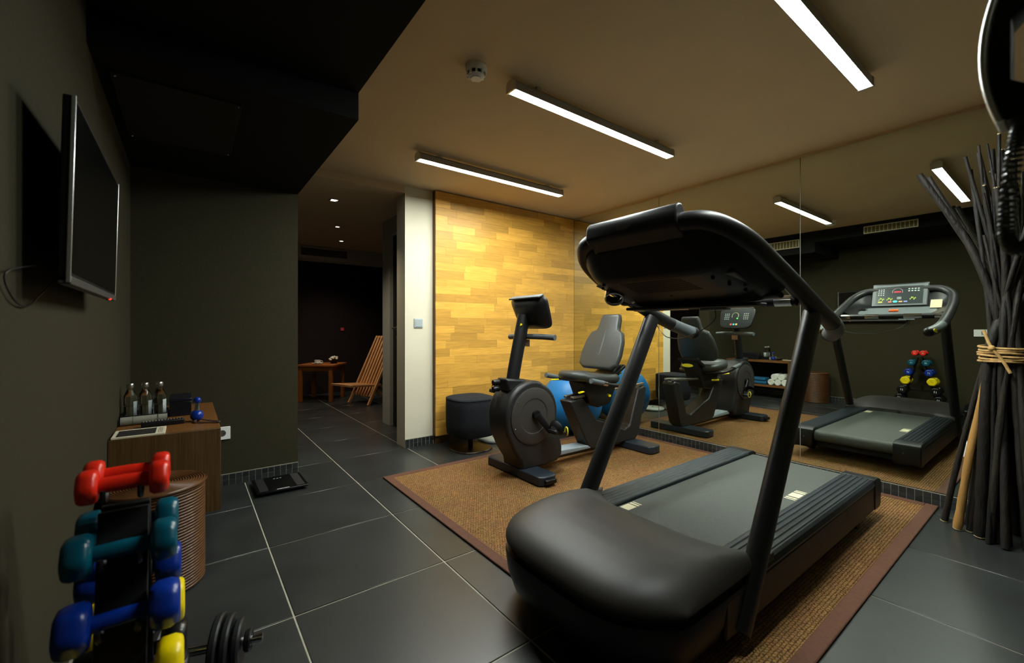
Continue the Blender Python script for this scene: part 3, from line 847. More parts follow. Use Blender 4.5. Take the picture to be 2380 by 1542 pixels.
# beam with grey cover
MB().tube([(2.06, BY, 0.085), (3.02, BY, 0.070)], [(0.05, 0.030)] * 2, 14, up=(0, 0, 1)).build('main_beam', M_BLACK, bk)
MB().prism([(2.17, 0.10), (2.21, 0.125), (2.50, 0.112), (2.54, 0.085), (2.17, 0.085)], 'y', BY - 0.062, BY + 0.062).build('beam_cover', M_GREYMET, bk, bevel=0.014, seg=3)
# seat carriage frame: leaning front and rear posts with a sloping web
fr = [(2.30, 0.475), (2.44, 0.490), (2.475, 0.455), (2.60, 0.30), (2.72, 0.265), (2.95, 0.175), (3.02, 0.20), (3.13, 0.50), (3.22, 0.525), (3.255, 0.50), (3.14, 0.11), (3.09, 0.068), (2.56, 0.068), (2.50, 0.10), (2.36, 0.36)]
MB().prism(fr, 'y', BY - 0.062, BY + 0.062).build('seat_frame', mat('graphite_frame', (29, 28, 27), 0.45, var=0.05), bk, bevel=0.012)
for s in (-1, 1):
    a, c = sorted((BY + s * 0.022, BY + s * 0.052))
    MB().prism([(2.34, 0.487), (3.23, 0.528), (3.23, 0.546), (2.34, 0.505)], 'y', a, c).build('slide_rail', M_ALU, bk, bevel=0.003)
# carriage under the seat
MB().prism([(2.42, 0.61), (2.50, 0.44), (2.60, 0.40), (2.74, 0.42), (2.86, 0.66), (2.90, 0.72), (2.82, 0.74), (2.74, 0.62)], 'y', BY - 0.085, BY + 0.085).build('seat_carriage', M_BLACK, bk, bevel=0.012)
MB().prism([(2.66, 0.615), (2.70, 0.60), (2.90, 0.70), (2.90, 0.73)], 'y', BY - 0.11, BY + 0.11).build('back_bracket', M_BLACK2, bk, bevel=0.008)
disc_badge('badge', M_YELLOW, (2.905, BY, 0.655), (0, 1, 0), (-0.35, 0, 1), 0.060, 0.018, 0.003, bk)
# seat cushion
rows = []
for hh, k in ((0.600, 0.82), (0.612, 0.95), (0.640, 1.0), (0.662, 0.98), (0.674, 0.90), (0.672, 0.55), (0.668, 0.10)):
    row = []
    for i in range(36):
        a = 2 * pi * i / 36
        u = abs(cos(a)) ** 0.5 * (1 if cos(a) >= 0 else -1); v = abs(sin(a)) ** 0.5 * (1 if sin(a) >= 0 else -1)
        wv = 0.205 if u > -0.2 else 0.205 + 0.10 * (u + 0.2)
        row.append((2.545 + 0.235 * k * u, BY + wv * k * v, hh + (0.012 if u < -0.6 else 0) - 0.012 * u))
    rows.append(row)
MB().grid(rows, cu=True, caps=True).build('seat', M_LEATHER, bk, ang=60)
# backrest: shoulders and head piece, reclined
bo = [(-0.15, 0.0), (-0.195, 0.03), (-0.208, 0.12), (-0.195, 0.24), (-0.165, 0.32), (-0.115, 0.345), (-0.105, 0.37), (-0.095, 0.46), (-0.085, 0.485),
      (0.085, 0.485), (0.095, 0.46), (0.105, 0.37), (0.115, 0.345), (0.165, 0.32), (0.195, 0.24), (0.208, 0.12), (0.195, 0.03), (0.15, 0.0)]
bd = Vector((0.21, 0, 0.46)).normalized(); bn = Vector((-0.46, 0, 0.21)).normalized()
b0 = Vector((2.665, BY, 0.700))
cen = (0.0, 0.22)
rows = []
for hh, k in ((-0.050, 0.80), (-0.042, 0.94), (-0.020, 1.0), (0.0, 1.0), (0.014, 0.955), (0.018, 0.86)):
    row = []
    for (yy, ss) in bo:
        q = (cen[0] + (yy - cen[0]) * k, cen[1] + (ss - cen[1]) * k)
        curve = 0.10 * (q[1] - 0.12) ** 2 - 0.3 * q[0] ** 2 * -1
        row.append(b0 + Yv * q[0] + bd * q[1] + bn * (hh + 0.35 * q[0] ** 2 + 0.12 * q[1] * (q[1] - 0.25)))
    rows.append(row)
MB().grid(rows, cu=True, caps=True).build('backrest', M_LEATHER, bk, ang=45, bevel=0.004)
groove = [b0 + bd * s_ + bn * (0.0215 + 0.02 * s_) for s_ in (0.03, 0.12, 0.22, 0.33)]
MB().tube(groove, [(0.011, 0.002), (0.011, 0.003), (0.009, 0.003), (0.004, 0.002)], 8, up=bn).build('centre_seam', mat('seam_grey', (62, 64, 62), 0.5), bk)
# side handles and levers
for s in (-1, 1):
    yy = BY + s * 0.245
    hp = catmull([(2.72, BY + s * 0.10, 0.575), (2.66, yy - s * 0.02, 0.585), (2.55, yy, 0.600), (2.40, yy, 0.632), (2.34, yy, 0.645)], 4)
    MB().tube(hp, 0.015, 12, up=(0, 0, 1)).build('seat_handle', M_BLACK2, bk)
    MB().tube([(2.47, yy, 0.618), (2.33, yy, 0.648)], 0.0195, 12).build('handle_grip', M_GREYPL, bk)
    MB().tube([(2.50, yy, 0.611), (2.455, yy, 0.621)], 0.0197, 12).build('pulse_sensor', M_CHROME, bk)
MB().tube([(2.40, BY - 0.10, 0.545), (2.33, BY - 0.13, 0.548)], [(0.013, 0.007)] * 2, 10).build('lever', M_YELLOW, bk)
MB().tube([(2.66, BY - 0.12, 0.50), (2.62, BY - 0.175, 0.505)], [(0.010, 0.010)] * 2, 10).build('lever', M_YELLOW, bk)
MB().tube([(2.36, BY + 0.13, 0.62), (2.28, BY + 0.13, 0.625)], [(0.012, 0.006)] * 2, 10).build('lever', M_YELLOW, bk)

# ------------------------------------------------------------------ ball, pouf, disc
bl_ = MB().ball((3.07, 3.06, 0.30), 0.299, 48, 32)
bl_ = tag(bl_.build('exercise_ball', M_BALL, None, loc=(3.07, 3.06, 0.001), ang=80), 'large shiny blue exercise ball in the corner behind the bike', 'exercise ball')
MB().lathe([(0.010, 0), (0.010, 0.004)], 12, (2.905, 2.828, 0.357), 'y').build('valve', mat('black_valve', (12, 12, 14), 0.4), bl_)
pf = thing('pouf_stool', 'black upholstered drum stool on a dark round pedestal by the parquet', 'stool', (1.935, 3.15, 0))
def squircle(cx_, cy_, r, z, n=40, p=0.62):
    return [(cx_ + r * abs(cos(2 * pi * k / n)) ** p * (1 if cos(2 * pi * k / n) >= 0 else -1), cy_ + r * abs(sin(2 * pi * k / n)) ** p * (1 if sin(2 * pi * k / n) >= 0 else -1), z) for k in range(n)]
prof = [(0.150, 0.118), (0.172, 0.122), (0.182, 0.14), (0.188, 0.22), (0.189, 0.36), (0.188, 0.425), (0.182, 0.440), (0.165, 0.447), (0.06, 0.449)]
MB().grid([squircle(1.935, 3.15, r, z) for r, z in prof], cu=True, caps=True).build('cushion', M_POUF, pf, ang=40)
seam = squircle(1.935, 3.15, 0.1865, 0.432)
MB().tube(seam, 0.004, 6, closed=True).build('piping', M_POUF, pf)
MB().lathe([(0.022, 0.01), (0.022, 0.12)], 16, (1.935, 3.15, 0)).build('pedestal', M_BLACK2, pf)
MB().grid([squircle(1.935, 3.15, r, z, p=0.8) for r, z in ((0.172, 0.0), (0.175, 0.006), (0.170, 0.012), (0.05, 0.016))], cu=True, caps=True).build('base_plate', M_DARKBASE, pf, ang=30)
bd_ = thing('balance_cushion', 'pale grey round balance cushion lying behind the drum stool', 'balance cushion', (2.235, 3.245, 0))
MB().lathe([(0.125, 0.0), (0.138, 0.010), (0.140, 0.022), (0.132, 0.034), (0.10, 0.038), (0.01, 0.036)], 32, (2.235, 3.245, 0)).build('body', mat('pale_grey_rubber', (138, 144, 138), 0.55, var=0.04), bd_, ang=60)
MB().lathe([(0.012, 0), (0.009, 0.006)], 12, (2.235, 3.245, 0.034)).build('valve', M_BLACK2, bd_)
# ------------------------------------------------------------------ television on the left wall
tv = thing('television', 'slim black wall television with a thin silver edge', 'television', (-0.24, 1.635, 1.13))
TX, TYa, TYb, TZa, TZb = -0.200, 1.285, 1.985, 1.128, 1.526
MB().box(TX - 0.020, TX, TYa, TYb, TZa, TZb).build('cabinet', M_BLACK2, tv, bevel=0.004)
bx('screen', M_TVB, TX, TX + 0.0015, TYa + 0.012, TYb - 0.012, TZa + 0.022, TZb - 0.012, tv)
fe = 0.006
sil = mat('silver_edge', (205, 206, 204), 0.3, metal=0.8)
bx('edge_strip', sil, TX - 0.006, TX + 0.002, TYa - 0.002, TYa + fe * 0.3, TZa, TZb, tv, bevel=0.0015)
bx('edge_strip', sil, TX - 0.006, TX + 0.002, TYb - fe * 0.3, TYb + 0.002, TZa, TZb, tv, bevel=0.0015)
bx('bottom_bar', mat('grey_bar', (70, 68, 64), 0.4), TX - 0.018, TX + 0.003, TYa, TYb, TZa - 0.004, TZa + 0.014, tv, bevel=0.002)
MB().ball((TX + 0.002, TYb - 0.13, TZa - 0.004), 0.004, 10, 6).build('standby_led', mat('standby_red', (120, 10, 10), 0.4, emit=(1, 0.05, 0.03, 1.2)), tv)
MB().box(XL, XL + 0.012, 1.50, 1.77, 1.22, 1.44).box(XL + 0.012, TX - 0.02, 1.60, 1.67, 1.30, 1.36).build('wall_bracket', M_BLACK2, tv)
MB().tube(catmull([(TX - 0.04, 1.40, 1.14), (XL + 0.01, 1.38, 1.10), (XL + 0.008, 1.31, 1.075), (XL + 0.008, 1.22, 1.085), (XL + 0.008, 1.17, 1.13), (XL + 0.02, 1.30, 1.16)], 5), 0.0015, 6).build('power_cable', M_BLACK2, tv)

tv.rotation_euler = (0, radians(1.3), 0)

# ------------------------------------------------------------------ dumbbell rack and dumbbells
RCX, RCY = -0.100, 1.148
rk = thing('dumbbell_rack', 'black A-shaped dumbbell rack standing against the left wall', 'dumbbell rack', (RCX, RCY, 0))
LEV = [(0.733, 0.036), (0.617, 0.064), (0.502, 0.091), (0.398, 0.118), (0.286, 0.147), (0.190, 0.172)]
for s in (-1, 1):
    top = Vector((RCX, RCY + s * 0.018, 0.676)); bot = Vector((RCX, RCY + s * 0.185, 0.0))
    dv = (bot - top).normalized()
    nv = Vector((0, dv.z * -s, dv.y * s)).normalized()
    MB().obox((top + bot) / 2, (1, 0, 0), nv, dv, 0.0375, 0.006, (bot - top).length / 2).build('frame_leg', M_BLACKHOLE, rk, bevel=0.002)
    for z, off in LEV:
        y = RCY + s * off
        for sx in (-1, 1):
            cr = [(RCX + sx * 0.026, y - s * 0.022, z - 0.006), (RCX + sx * 0.026, y - s * 0.020, z - 0.022), (RCX + sx * 0.026, y + s * 0.004, z - 0.030), (RCX + sx * 0.026, y + s * 0.024, z - 0.020), (RCX + sx * 0.026, y + s * 0.026, z - 0.004)]
            MB().tube(catmull(cr, 3), 0.0045, 6, up=(1, 0, 0)).build('cradle', M_BLACK2, rk)
bx('foot_plate', M_BLACK2, RCX - 0.075, RCX + 0.075, RCY - 0.215, RCY + 0.215, 0.0, 0.012, rk, bevel=0.003)
MB().tube([(RCX, RCY - 0.115, 0.28), (RCX, RCY + 0.115, 0.28)], [(0.03, 0.006)] * 2, 8).build('brace', M_BLACK2, rk)

def dumbbell(label, c, m, L, R, hw, hr=0.0135, hexa=0.035):
    """Vinyl dumbbell along X: shaft and two rounded six-sided heads."""
    t = thing('dumbbell', label, 'dumbbell', c, 'vinyl dumbbells on the rack')
    MB().lathe([(hr, -L / 2 + hw * 0.6), (hr * 1.12, 0), (hr, L / 2 - hw * 0.6)], 16, c, 'x').build('shaft', m, t)
    for s in (-1, 1):
        e0 = L / 2
        pr = [(R * .45, e0 - hw), (R * .86, e0 - hw * .95), (R, e0 - hw * .75), (R, e0 - hw * .28), (R * .90, e0 - hw * .06), (R * .80, e0), (R * .62, e0 + 0.001), (R * .60, e0 - 0.002), (R * .05, e0 - 0.002)]
        if s < 0:
            pr = [(r, -h_) for r, h_ in pr]
        MB().lathe(pr, 36, c, 'x', hexa=hexa).build('head', m, t, ang=50)
    for k in (-1, 1):
        MB().obox((c[0] + L / 2 - 0.0012, c[1] + k * R * .16, c[2] + R * .04 * k), (1, 0, 0), (0, 1, 0), (0, 0, 1), 0.0010, R * .05, R * .24).build('weight_mark', M_KEY if m is not M_YELV else mat('ochre_mark', (170, 150, 0), 0.5), t)
    return t
names = ['red', 'teal', 'royal blue', 'yellow', 'black']
specs = [(M_RED, 0.132, 0.0315, 0.030), (M_TEAL, 0.160, 0.038, 0.040), (M_BLUE, 0.170, 0.042, 0.046), (M_YELV, 0.182, 0.047, 0.042), (M_BLKV, 0.192, 0.050, 0.050), (M_BLKV, 0.20, 0.048, 0.055)]
rank = ['topmost', 'second from the top', 'third from the top', 'fourth from the top', 'fifth from the top', 'lowest']
for i, ((z, off), (m, L, R, hw)) in enumerate(zip(LEV, specs)):
    nm = names[min(i, 4)]
    for s, side in ((-1, 'on the rack side away from the basket'), (1, 'on the rack side facing the basket')):
        dumbbell('%s vinyl dumbbell, %s %s' % (nm, rank[i], side), (RCX + 0.002, RCY + s * off, z), m, L, R, hw)
def plate_dumbbell(label, c, ang, n=3):
    t = thing('plate_dumbbell', label, 'dumbbell', c, 'loose plate dumbbells on the floor')
    ax = Vector((cos(ang), sin(ang), 0)); side = Vector((-sin(ang), cos(ang), 0))
    C = Vector(c)
    def disc(name, m, a, b_, R, bev):
        rows = [[C + ax * h_ + side * (r * cos(2 * pi * k / 28)) + Vector((0, 0, r * sin(2 * pi * k / 28))) for k in range(28)] for r, h_ in ((R * .35, a + .004), (R * .55, a + .004), (R * .8, a), (R - bev, a), (R, a + bev), (R, b_ - bev), (R - bev, b_), (R * .8, b_), (R * .55, b_ - .004), (R * .35, b_ - .004))]
        return MB().grid(rows, cu=True, caps=True).build(name, m, t, ang=30)
    MB().tube([C - ax * 0.185, C + ax * 0.185], 0.0125, 14).build('bar', M_CHROME, t)
    for k in range(9):
        for s in (-1, 1):
            p = C + ax * s * (0.150 + 0.004 * k)
            MB().tube([p - ax * 0.001, p + ax * 0.001], 0.0145, 12).build('thread', M_CHROME, t)
    for s in (-1, 1):
        for k, R in enumerate((0.088, 0.082, 0.066)[:n]):
            a = 0.060 + k * 0.026
            lo, hi = sorted((s * a, s * (a + 0.021)))
            disc('weight_plate', M_IRON, lo, hi, R, 0.005)
        lo, hi = sorted((s * (0.060 + n * 0.026), s * (0.078 + n * 0.026)))
        disc('spin_lock', M_BLACK2, lo, hi, 0.030, 0.004)
plate_dumbbell('black plate dumbbell with threaded chrome bar on the floor by the rack', (0.005, 1.555, 0.0885), radians(-18))
plate_dumbbell('black plate dumbbell beside the rack, seen only in the mirror', (-0.06, 0.80, 0.0885), radians(60))

# ------------------------------------------------------------------ wall shelf cabinet and what stands on it
CX0, CX1, CY0, CY1, CZ0, CZ1 = XL, 0.124, 2.462, YST, 0.165, 0.555
cb = thing('wall_cabinet', 'open oak shelf unit fixed to the wall in the corner', 'shelf unit', (0, 2.9, CZ0))
bx('end_panel', M_WOODV, CX0 + 0.001, CX1, CY0, CY0 + 0.028, CZ0, CZ1, cb, bevel=0.0015)
bx('end_panel', M_WOODV, CX0 + 0.001, CX1, CY1 - 0.029, CY1 - 0.001, CZ0, CZ1, cb, bevel=0.0015)
bx('top_board', M_WOODTOP, CX0 + 0.001, CX1, CY0 + 0.0285, CY1 - 0.0295, CZ1 - 0.028, CZ1, cb, bevel=0.0015)
bx('bottom_board', M_WOODTOP, CX0 + 0.001, CX1, CY0 + 0.0285, CY1 - 0.0295, CZ0, CZ0 + 0.030, cb, bevel=0.0015)
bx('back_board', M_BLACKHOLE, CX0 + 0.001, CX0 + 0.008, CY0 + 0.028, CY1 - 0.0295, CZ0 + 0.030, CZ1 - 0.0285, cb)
# rolled mats and towels inside
for k, (zz, yy) in enumerate(((0.232, 0), (0.283, 0.01))):
    mt = MB().prism([(-0.02 + 0.0, 0), (0.10, 0), (0.112, 0.012), (0.112, 0.036), (0.10, 0.048), (-0.02, 0.048)], 'y', 2.78 + yy, 3.30)
    mt.v = [(p[0], p[1], p[2] + zz - 0.036) for p in mt.v]
    tag(mt.build('folded_mat', M_MAT, None, loc=(0.04, 3.0, zz - 0.036), bevel=0.004), 'blue folded foam mat, %s one on the low shelf' % ('lower' if k == 0 else 'upper'), 'exercise mat', 'blue mats in the shelf unit')
def rolled_towel(label, y, z):
    r0 = 0.0445
    pts = []
    for k in range(70):
        a = 2 * pi * k / 18
        r = 0.006 + (r0 - 0.010) * k / 69
        pts.append((r, a))
    t = MB()
    rows = []
    for x, sc_ in ((-0.16, 0.93), (-0.155, 1.0), (0.085, 1.0), (0.09, 0.93)):
        rows.append([(x, y + r0 * sc_ * cos(2 * pi * k / 24), z + r0 * sc_ * sin(2 * pi * k / 24)) for k in range(24)])
    t.grid(rows, cu=True, caps=True)
    t.tube([(0.091, y + r * cos(a), z + r * sin(a)) for r, a in pts], 0.0035, 5, up=(1, 0, 0))
    o = t.build('rolled_towel', M_TOWEL, None, loc=(-0.03, y, z - r0))
    tag(o, label, 'towel', 'rolled towels in the shelf unit')
rolled_towel('white rolled towel, bottom one beside the blue mats', 2.725, 0.240)
rolled_towel('white rolled towel, bottom middle of the pile', 2.633, 0.240)
rolled_towel('white rolled towel, bottom one against the end panel', 2.541, 0.240)
rolled_towel('white rolled towel, upper one beside the blue mats', 2.680, 0.317)
rolled_towel('white rolled towel, upper one near the end panel', 2.587, 0.317)
# bottles on a tray
ty = thing('tray', 'shallow black tray holding the water bottles', 'tray', (-0.17, 2.93, CZ1))
tb = MB().box(-0.268, -0.086, 2.835, 3.02, CZ1 + 0.0005, CZ1 + 0.008)
tb.box(-0.268, -0.086, 2.835, 2.843, CZ1 + 0.008, CZ1 + 0.040).box(-0.268, -0.086, 3.012, 3.02, CZ1 + 0.008, CZ1 + 0.04)
tb.box(-0.268, -0.262, 2.843, 3.012, CZ1 + 0.008, CZ1 + 0.040).box(-0.092, -0.086, 2.843, 3.012, CZ1 + 0.008, CZ1 + 0.04)
tb.build('body', M_BLACK2, ty, bevel=0.0015)
def bottle(label, x, y):
    z = CZ1 + 0.0085
    t = thing('water_bottle', label, 'bottle', (x, y, z), 'glass water bottles on the tray')
    pr = [(0.020, 0.0), (0.0255, 0.004), (0.0265, 0.012), (0.0265, 0.112), (0.0255, 0.126), (0.019, 0.142), (0.0135, 0.154), (0.0125, 0.168), (0.0135, 0.172)]
    MB().lathe(pr, 28, (x, y, z)).build('glass', M_GLASS, t, ang=60)
    MB().lathe([(0.018, 0.004), (0.0235, 0.008), (0.0238, 0.075)], 24, (x, y, z)).build('water', M_WATER, t, ang=60)
    rows = [[(x + 0.0268 * cos(a), y + 0.0268 * sin(a), z + h_) for a in [radians(-60 + 100 * k / 14) for k in range(15)]] for h_ in (0.022, 0.098)]
    o = MB().grid(rows).build('label', M_LABEL, t)
    sd_ = o.modifiers.new('thickness', 'SOLIDIFY'); sd_.thickness = 0.0004; sd_.offset = 1
    MB().lathe([(0.0145, 0.166), (0.0152, 0.168), (0.0152, 0.184), (0.0135, 0.187), (0.002, 0.1875)], 24, (x, y, z)).build('cap', M_ALU, t)
bottle('glass water bottle closest to the wall', -0.233, 2.885)
bottle('glass water bottle, middle of the three', -0.176, 2.885)
bottle('glass water bottle farthest from the wall', -0.119, 2.885)
dv = thing('desk_organiser', 'dark box behind the bottles on the shelf unit', 'box', (-0.033, 3.05, CZ1))
bx('body', mat('navy_black_box', (14, 15, 22), 0.35), -0.080, 0.014, 2.93, 3.17, CZ1 + 0.001, CZ1 + 0.078, dv, bevel=0.002)
bx('lid', mat('navy_black_lid', (18, 19, 30), 0.3), -0.082, 0.016, 2.928, 3.172, CZ1 + 0.0785, CZ1 + 0.094, dv, bevel=0.003)
tr = thing('rolled_cloth', 'grey rolled cloth lying in front of the bottles', 'towel', (-0.17, 2.80, CZ1))
MB().tube([(-0.262, 2.795, CZ1 + 0.021), (-0.085, 2.80, CZ1 + 0.021)], 0.0205, 18).build('roll', mat('grey_cloth', (128, 126, 112), 0.95, var=0.08, vscale=60, bump=0.3, bscale=200), tr)
for x_ in (-0.215, -0.120):
    ring = [(x_, 2.797 + 0.0212 * cos(2 * pi * k / 16), CZ1 + 0.0212 + 0.0212 * sin(2 * pi * k / 16)) for k in range(16)]
    MB().tube(ring, 0.0012, 6, closed=True, up=(1, 0, 0)).build('band', mat('grey_band', (90, 90, 80), 0.8), tr)
rc = thing('brush', 'black studded strip lying on the shelf unit', 'brush', (-0.1, 2.70, CZ1))
MB().obox((-0.098, 2.70, CZ1 + 0.0125), (1, 0.10, 0), (-0.10, 1, 0), (0, 0, 1), 0.082, 0.020, 0.012).build('body', M_BLACK2, rc, bevel=0.004)
for k in range(14):
    MB().ball((-0.172 + 0.0115 * k, 2.693 + 0.00115 * k, CZ1 + 0.026), 0.0042, 8, 6).build('stud', mat('grey_stud', (100, 98, 92), 0.4), rc)
mg = thing('folder', 'cream bordered card with a dark panel lying on the shelf unit edge', 'card', (-0.17, 2.545, CZ1))
bx('card', mat('cream_board', (206, 196, 168), 0.7, var=0.04), -0.262, -0.083, 2.468, 2.635, CZ1 + 0.0005, CZ1 + 0.008, mg, bevel=0.001)
bx('dark_print', mat('dark_print', (34, 30, 26), 0.6, var=0.5, vscale=80), -0.248, -0.117, 2.480, 2.612, CZ1 + 0.0082, CZ1 + 0.0088, mg)
for k in range(3):
    bx('line', mat('brown_print', (90, 80, 64), 0.6), -0.108 + 0.006 * k, -0.1065 + 0.006 * k, 2.49, 2.61, CZ1 + 0.0082, CZ1 + 0.0086, mg)
hw_ = thing('hand_weight', 'small blue hand weight standing upright with a dark strap', 'hand weight', (0.035, 2.715, CZ1))
MB().ball((0.035, 2.715, CZ1 + 0.030), 0.029, 24, 14, (1, 1, 1)).build('head', M_BLUE, hw_)
MB().ball((0.037, 2.715, CZ1 + 0.107), 0.017, 20, 12).build('head', M_BLUE, hw_)
MB().lathe([(0.013, 0.052), (0.010, 0.072), (0.010, 0.096)], 16, (0.036, 2.715, CZ1)).build('grip', M_CHROME, hw_)
MB().tube(catmull([(0.05, 2.70, CZ1 + 0.012), (0.075, 2.66, CZ1 + 0.010), (0.118, 2.625, CZ1 + 0.006), (0.122, 2.60, CZ1 + 0.006), (0.085, 2.625, CZ1 + 0.005), (0.03, 2.655, CZ1 + 0.006), (0.03, 2.69, CZ1 + 0.010)], 5), [(0.006, 0.003)] * 31, 8).build('strap', mat('brown_strap', (60, 42, 34), 0.6), hw_)
pl_ = thing('desk_plant', 'small bunch of dry twigs in a cup at the back of the shelf unit', 'twigs', (-0.035, 3.26, CZ1))
MB().lathe([(0.018, 0.001), (0.022, 0.03), (0.021, 0.035)], 16, (-0.035, 3.26, CZ1)).build('cup', M_BLACK2, pl_)
for k in range(7):
    a = 2 * pi * k / 7
    MB().tube([(-0.035, 3.26, CZ1 + 0.02), (-0.035 + 0.045 * cos(a), 3.26 + 0.045 * sin(a), CZ1 + 0.062 + 0.006 * (k % 3))], 0.0016, 5).build('twig', M_ROPE, pl_)

# wall sockets and switches
so = thing('wall_socket', 'square white socket on the partition just above the skirting', 'socket', (0.180, YST, 0.345))
bx('plate', M_WHITEPL, 0.139, 0.221, YST - 0.009, YST, 0.303, 0.386, so, bevel=0.002)
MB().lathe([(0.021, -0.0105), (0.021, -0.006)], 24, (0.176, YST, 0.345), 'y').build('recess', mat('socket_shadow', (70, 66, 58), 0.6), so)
for k in (-1, 1):
    MB().lathe([(0.003, -0.012), (0.003, -0.008)], 8, (0.176 + 0.009 * k, YST, 0.345), 'y').build('hole', M_BLACKHOLE, so)
sw = thing('light_switch', 'square grey light switch on the cream pillar', 'switch', (1.604, YP, 1.075))
bx('plate', mat('pale_grey_plastic', (176, 182, 182), 0.4), 1.564, 1.645, YP - 0.009, YP, 1.035, 1.115, sw, bevel=0.002)
bx('rocker', mat('grey_rocker', (158, 166, 168), 0.4), 1.572, 1.637, YP - 0.013, YP - 0.009, 1.043, 1.107, sw, bevel=0.002)
s2 = thing('switch_plate', 'small white switch plate on the dark wall, seen in the mirror', 'switch', (XL + 0.02, 0.67, 0.975))
bx('plate', M_WHITEPL, XL + 0.02, XL + 0.028, 0.60, 0.72, 0.935, 1.015, s2, bevel=0.002)
bx('rocker', M_GREYMET, XL + 0.028, XL + 0.031, 0.625, 0.66, 0.955, 0.995, s2)
s3 = thing('power_box', 'small white power box on the mirror behind the sticks', 'socket', (XM, 0.375, 0.35))
bx('box', M_WHITEPL, XM - 0.045, XM - 0.0006, 0.362, 0.388, 0.318, 0.395, s3, bevel=0.003)

# ------------------------------------------------------------------ rattan basket
bs = thing('rattan_basket', 'round coiled rattan basket with a flat lid beside the dumbbell rack', 'basket', (-0.104, 2.225, 0))
R0 = 0.163
prof = []
nr = 34
for k in range(nr):
    z = 0.004 + 0.394 * k / nr
    z1 = 0.004 + 0.394 * (k + 1) / nr
    rr = R0 - 0.003
    prof += [(rr - 0.006 + 0.0085 * cos(q_), (z + z1) / 2 + 0.5 * (z1 - z) * sin(q_)) for q_ in (-1.45, -1.1, -0.6, 0.0, 0.6, 1.1)]
prof += [(R0 - 0.005, 0.398)]
MB().lathe(prof, 40, (-0.104, 2.225, 0)).build('coiled_body', M_RATTAN, bs, ang=80)
prof = [(R0 + 0.003, 0.3985), (R0 + 0.006, 0.403), (R0 + 0.003, 0.4075)]
r = R0
while r > 0.012:
    prof += [(r, 0.4045), (r - 0.0012, 0.4085), (r - 0.0043, 0.411), (r - 0.0074, 0.4085)]
    r -= 0.0088
MB().lathe(prof, 40, (-0.104, 2.225, 0)).build('lid', M_RATTAN, bs, ang=80)

# bathroom scale
bsx = thing('bathroom_scale', 'flat black glass bathroom scale on the floor by the partition', 'scale', (0.475, 3.13, 0))
bx('platform', mat('black_glass_plate', (7, 7, 8), 0.35, spec=0.2), 0.330, 0.618, 2.985, 3.275, 0.016, 0.030, bsx, bevel=0.005)
for x0, x1 in ((0.348, 0.395), (0.553, 0.600)):
    bx('grip_strip', mat('grey_strip', (30, 30, 30), 0.6), x0, x1, 3.0, 3.26, 0.0302, 0.0312, bsx)
bx('name_print', M_KEY, 0.440, 0.510, 2.996, 3.003, 0.0302, 0.0306, bsx)
for k in range(3):
    bx('display_segment', mat('pale_segment', (200, 205, 200), 0.4), 0.450 + 0.018 * k, 0.460 + 0.018 * k, 3.215, 3.220, 0.0302, 0.0306, bsx)
for x_, y_ in ((0.36, 3.02), (0.59, 3.02), (0.36, 3.24), (0.59, 3.24)):
    MB().lathe([(0.014, 0), (0.014, 0.017)], 12, (x_, y_, 0)).build('foot', M_BLACK2, bsx)

# ------------------------------------------------------------------ tied bundle of sticks
sb = thing('stick_bundle', 'tall bundle of dark sticks tied with raffia in the corner', 'stick bundle', (3.17, 0.2, 0))
TIE = Vector((3.06, 0.212, 0.905))
fixed = [((3.21, 0.431), 0.012, M_STICK, None), ((3.130, 0.372), 0.0165, M_STICKTAN, 0.94), ((3.145, 0.330), 0.014, M_STICK, None), ((3.094, 0.291), 0.021, M_STICK, None),
         ((3.117, 0.215), 0.015, M_STICK, None), ((3.25, 0.43), 0.010, M_STICK, None), ((3.04, 0.12), 0.016, M_STICK, None), ((3.10, 0.10), 0.015, M_STICK, None)]
tops_left = [(2.98, 0.490, 1.815), (3.02, 0.462, 1.80), (3.00, 0.33, 1.86), (3.03, 0.315, 1.80), (3.0, 0.285, 1.90), (2.98, 0.262, 1.71), (3.05, 0.245, 1.88), (3.02, 0.222, 1.94)]
used_tops = 0
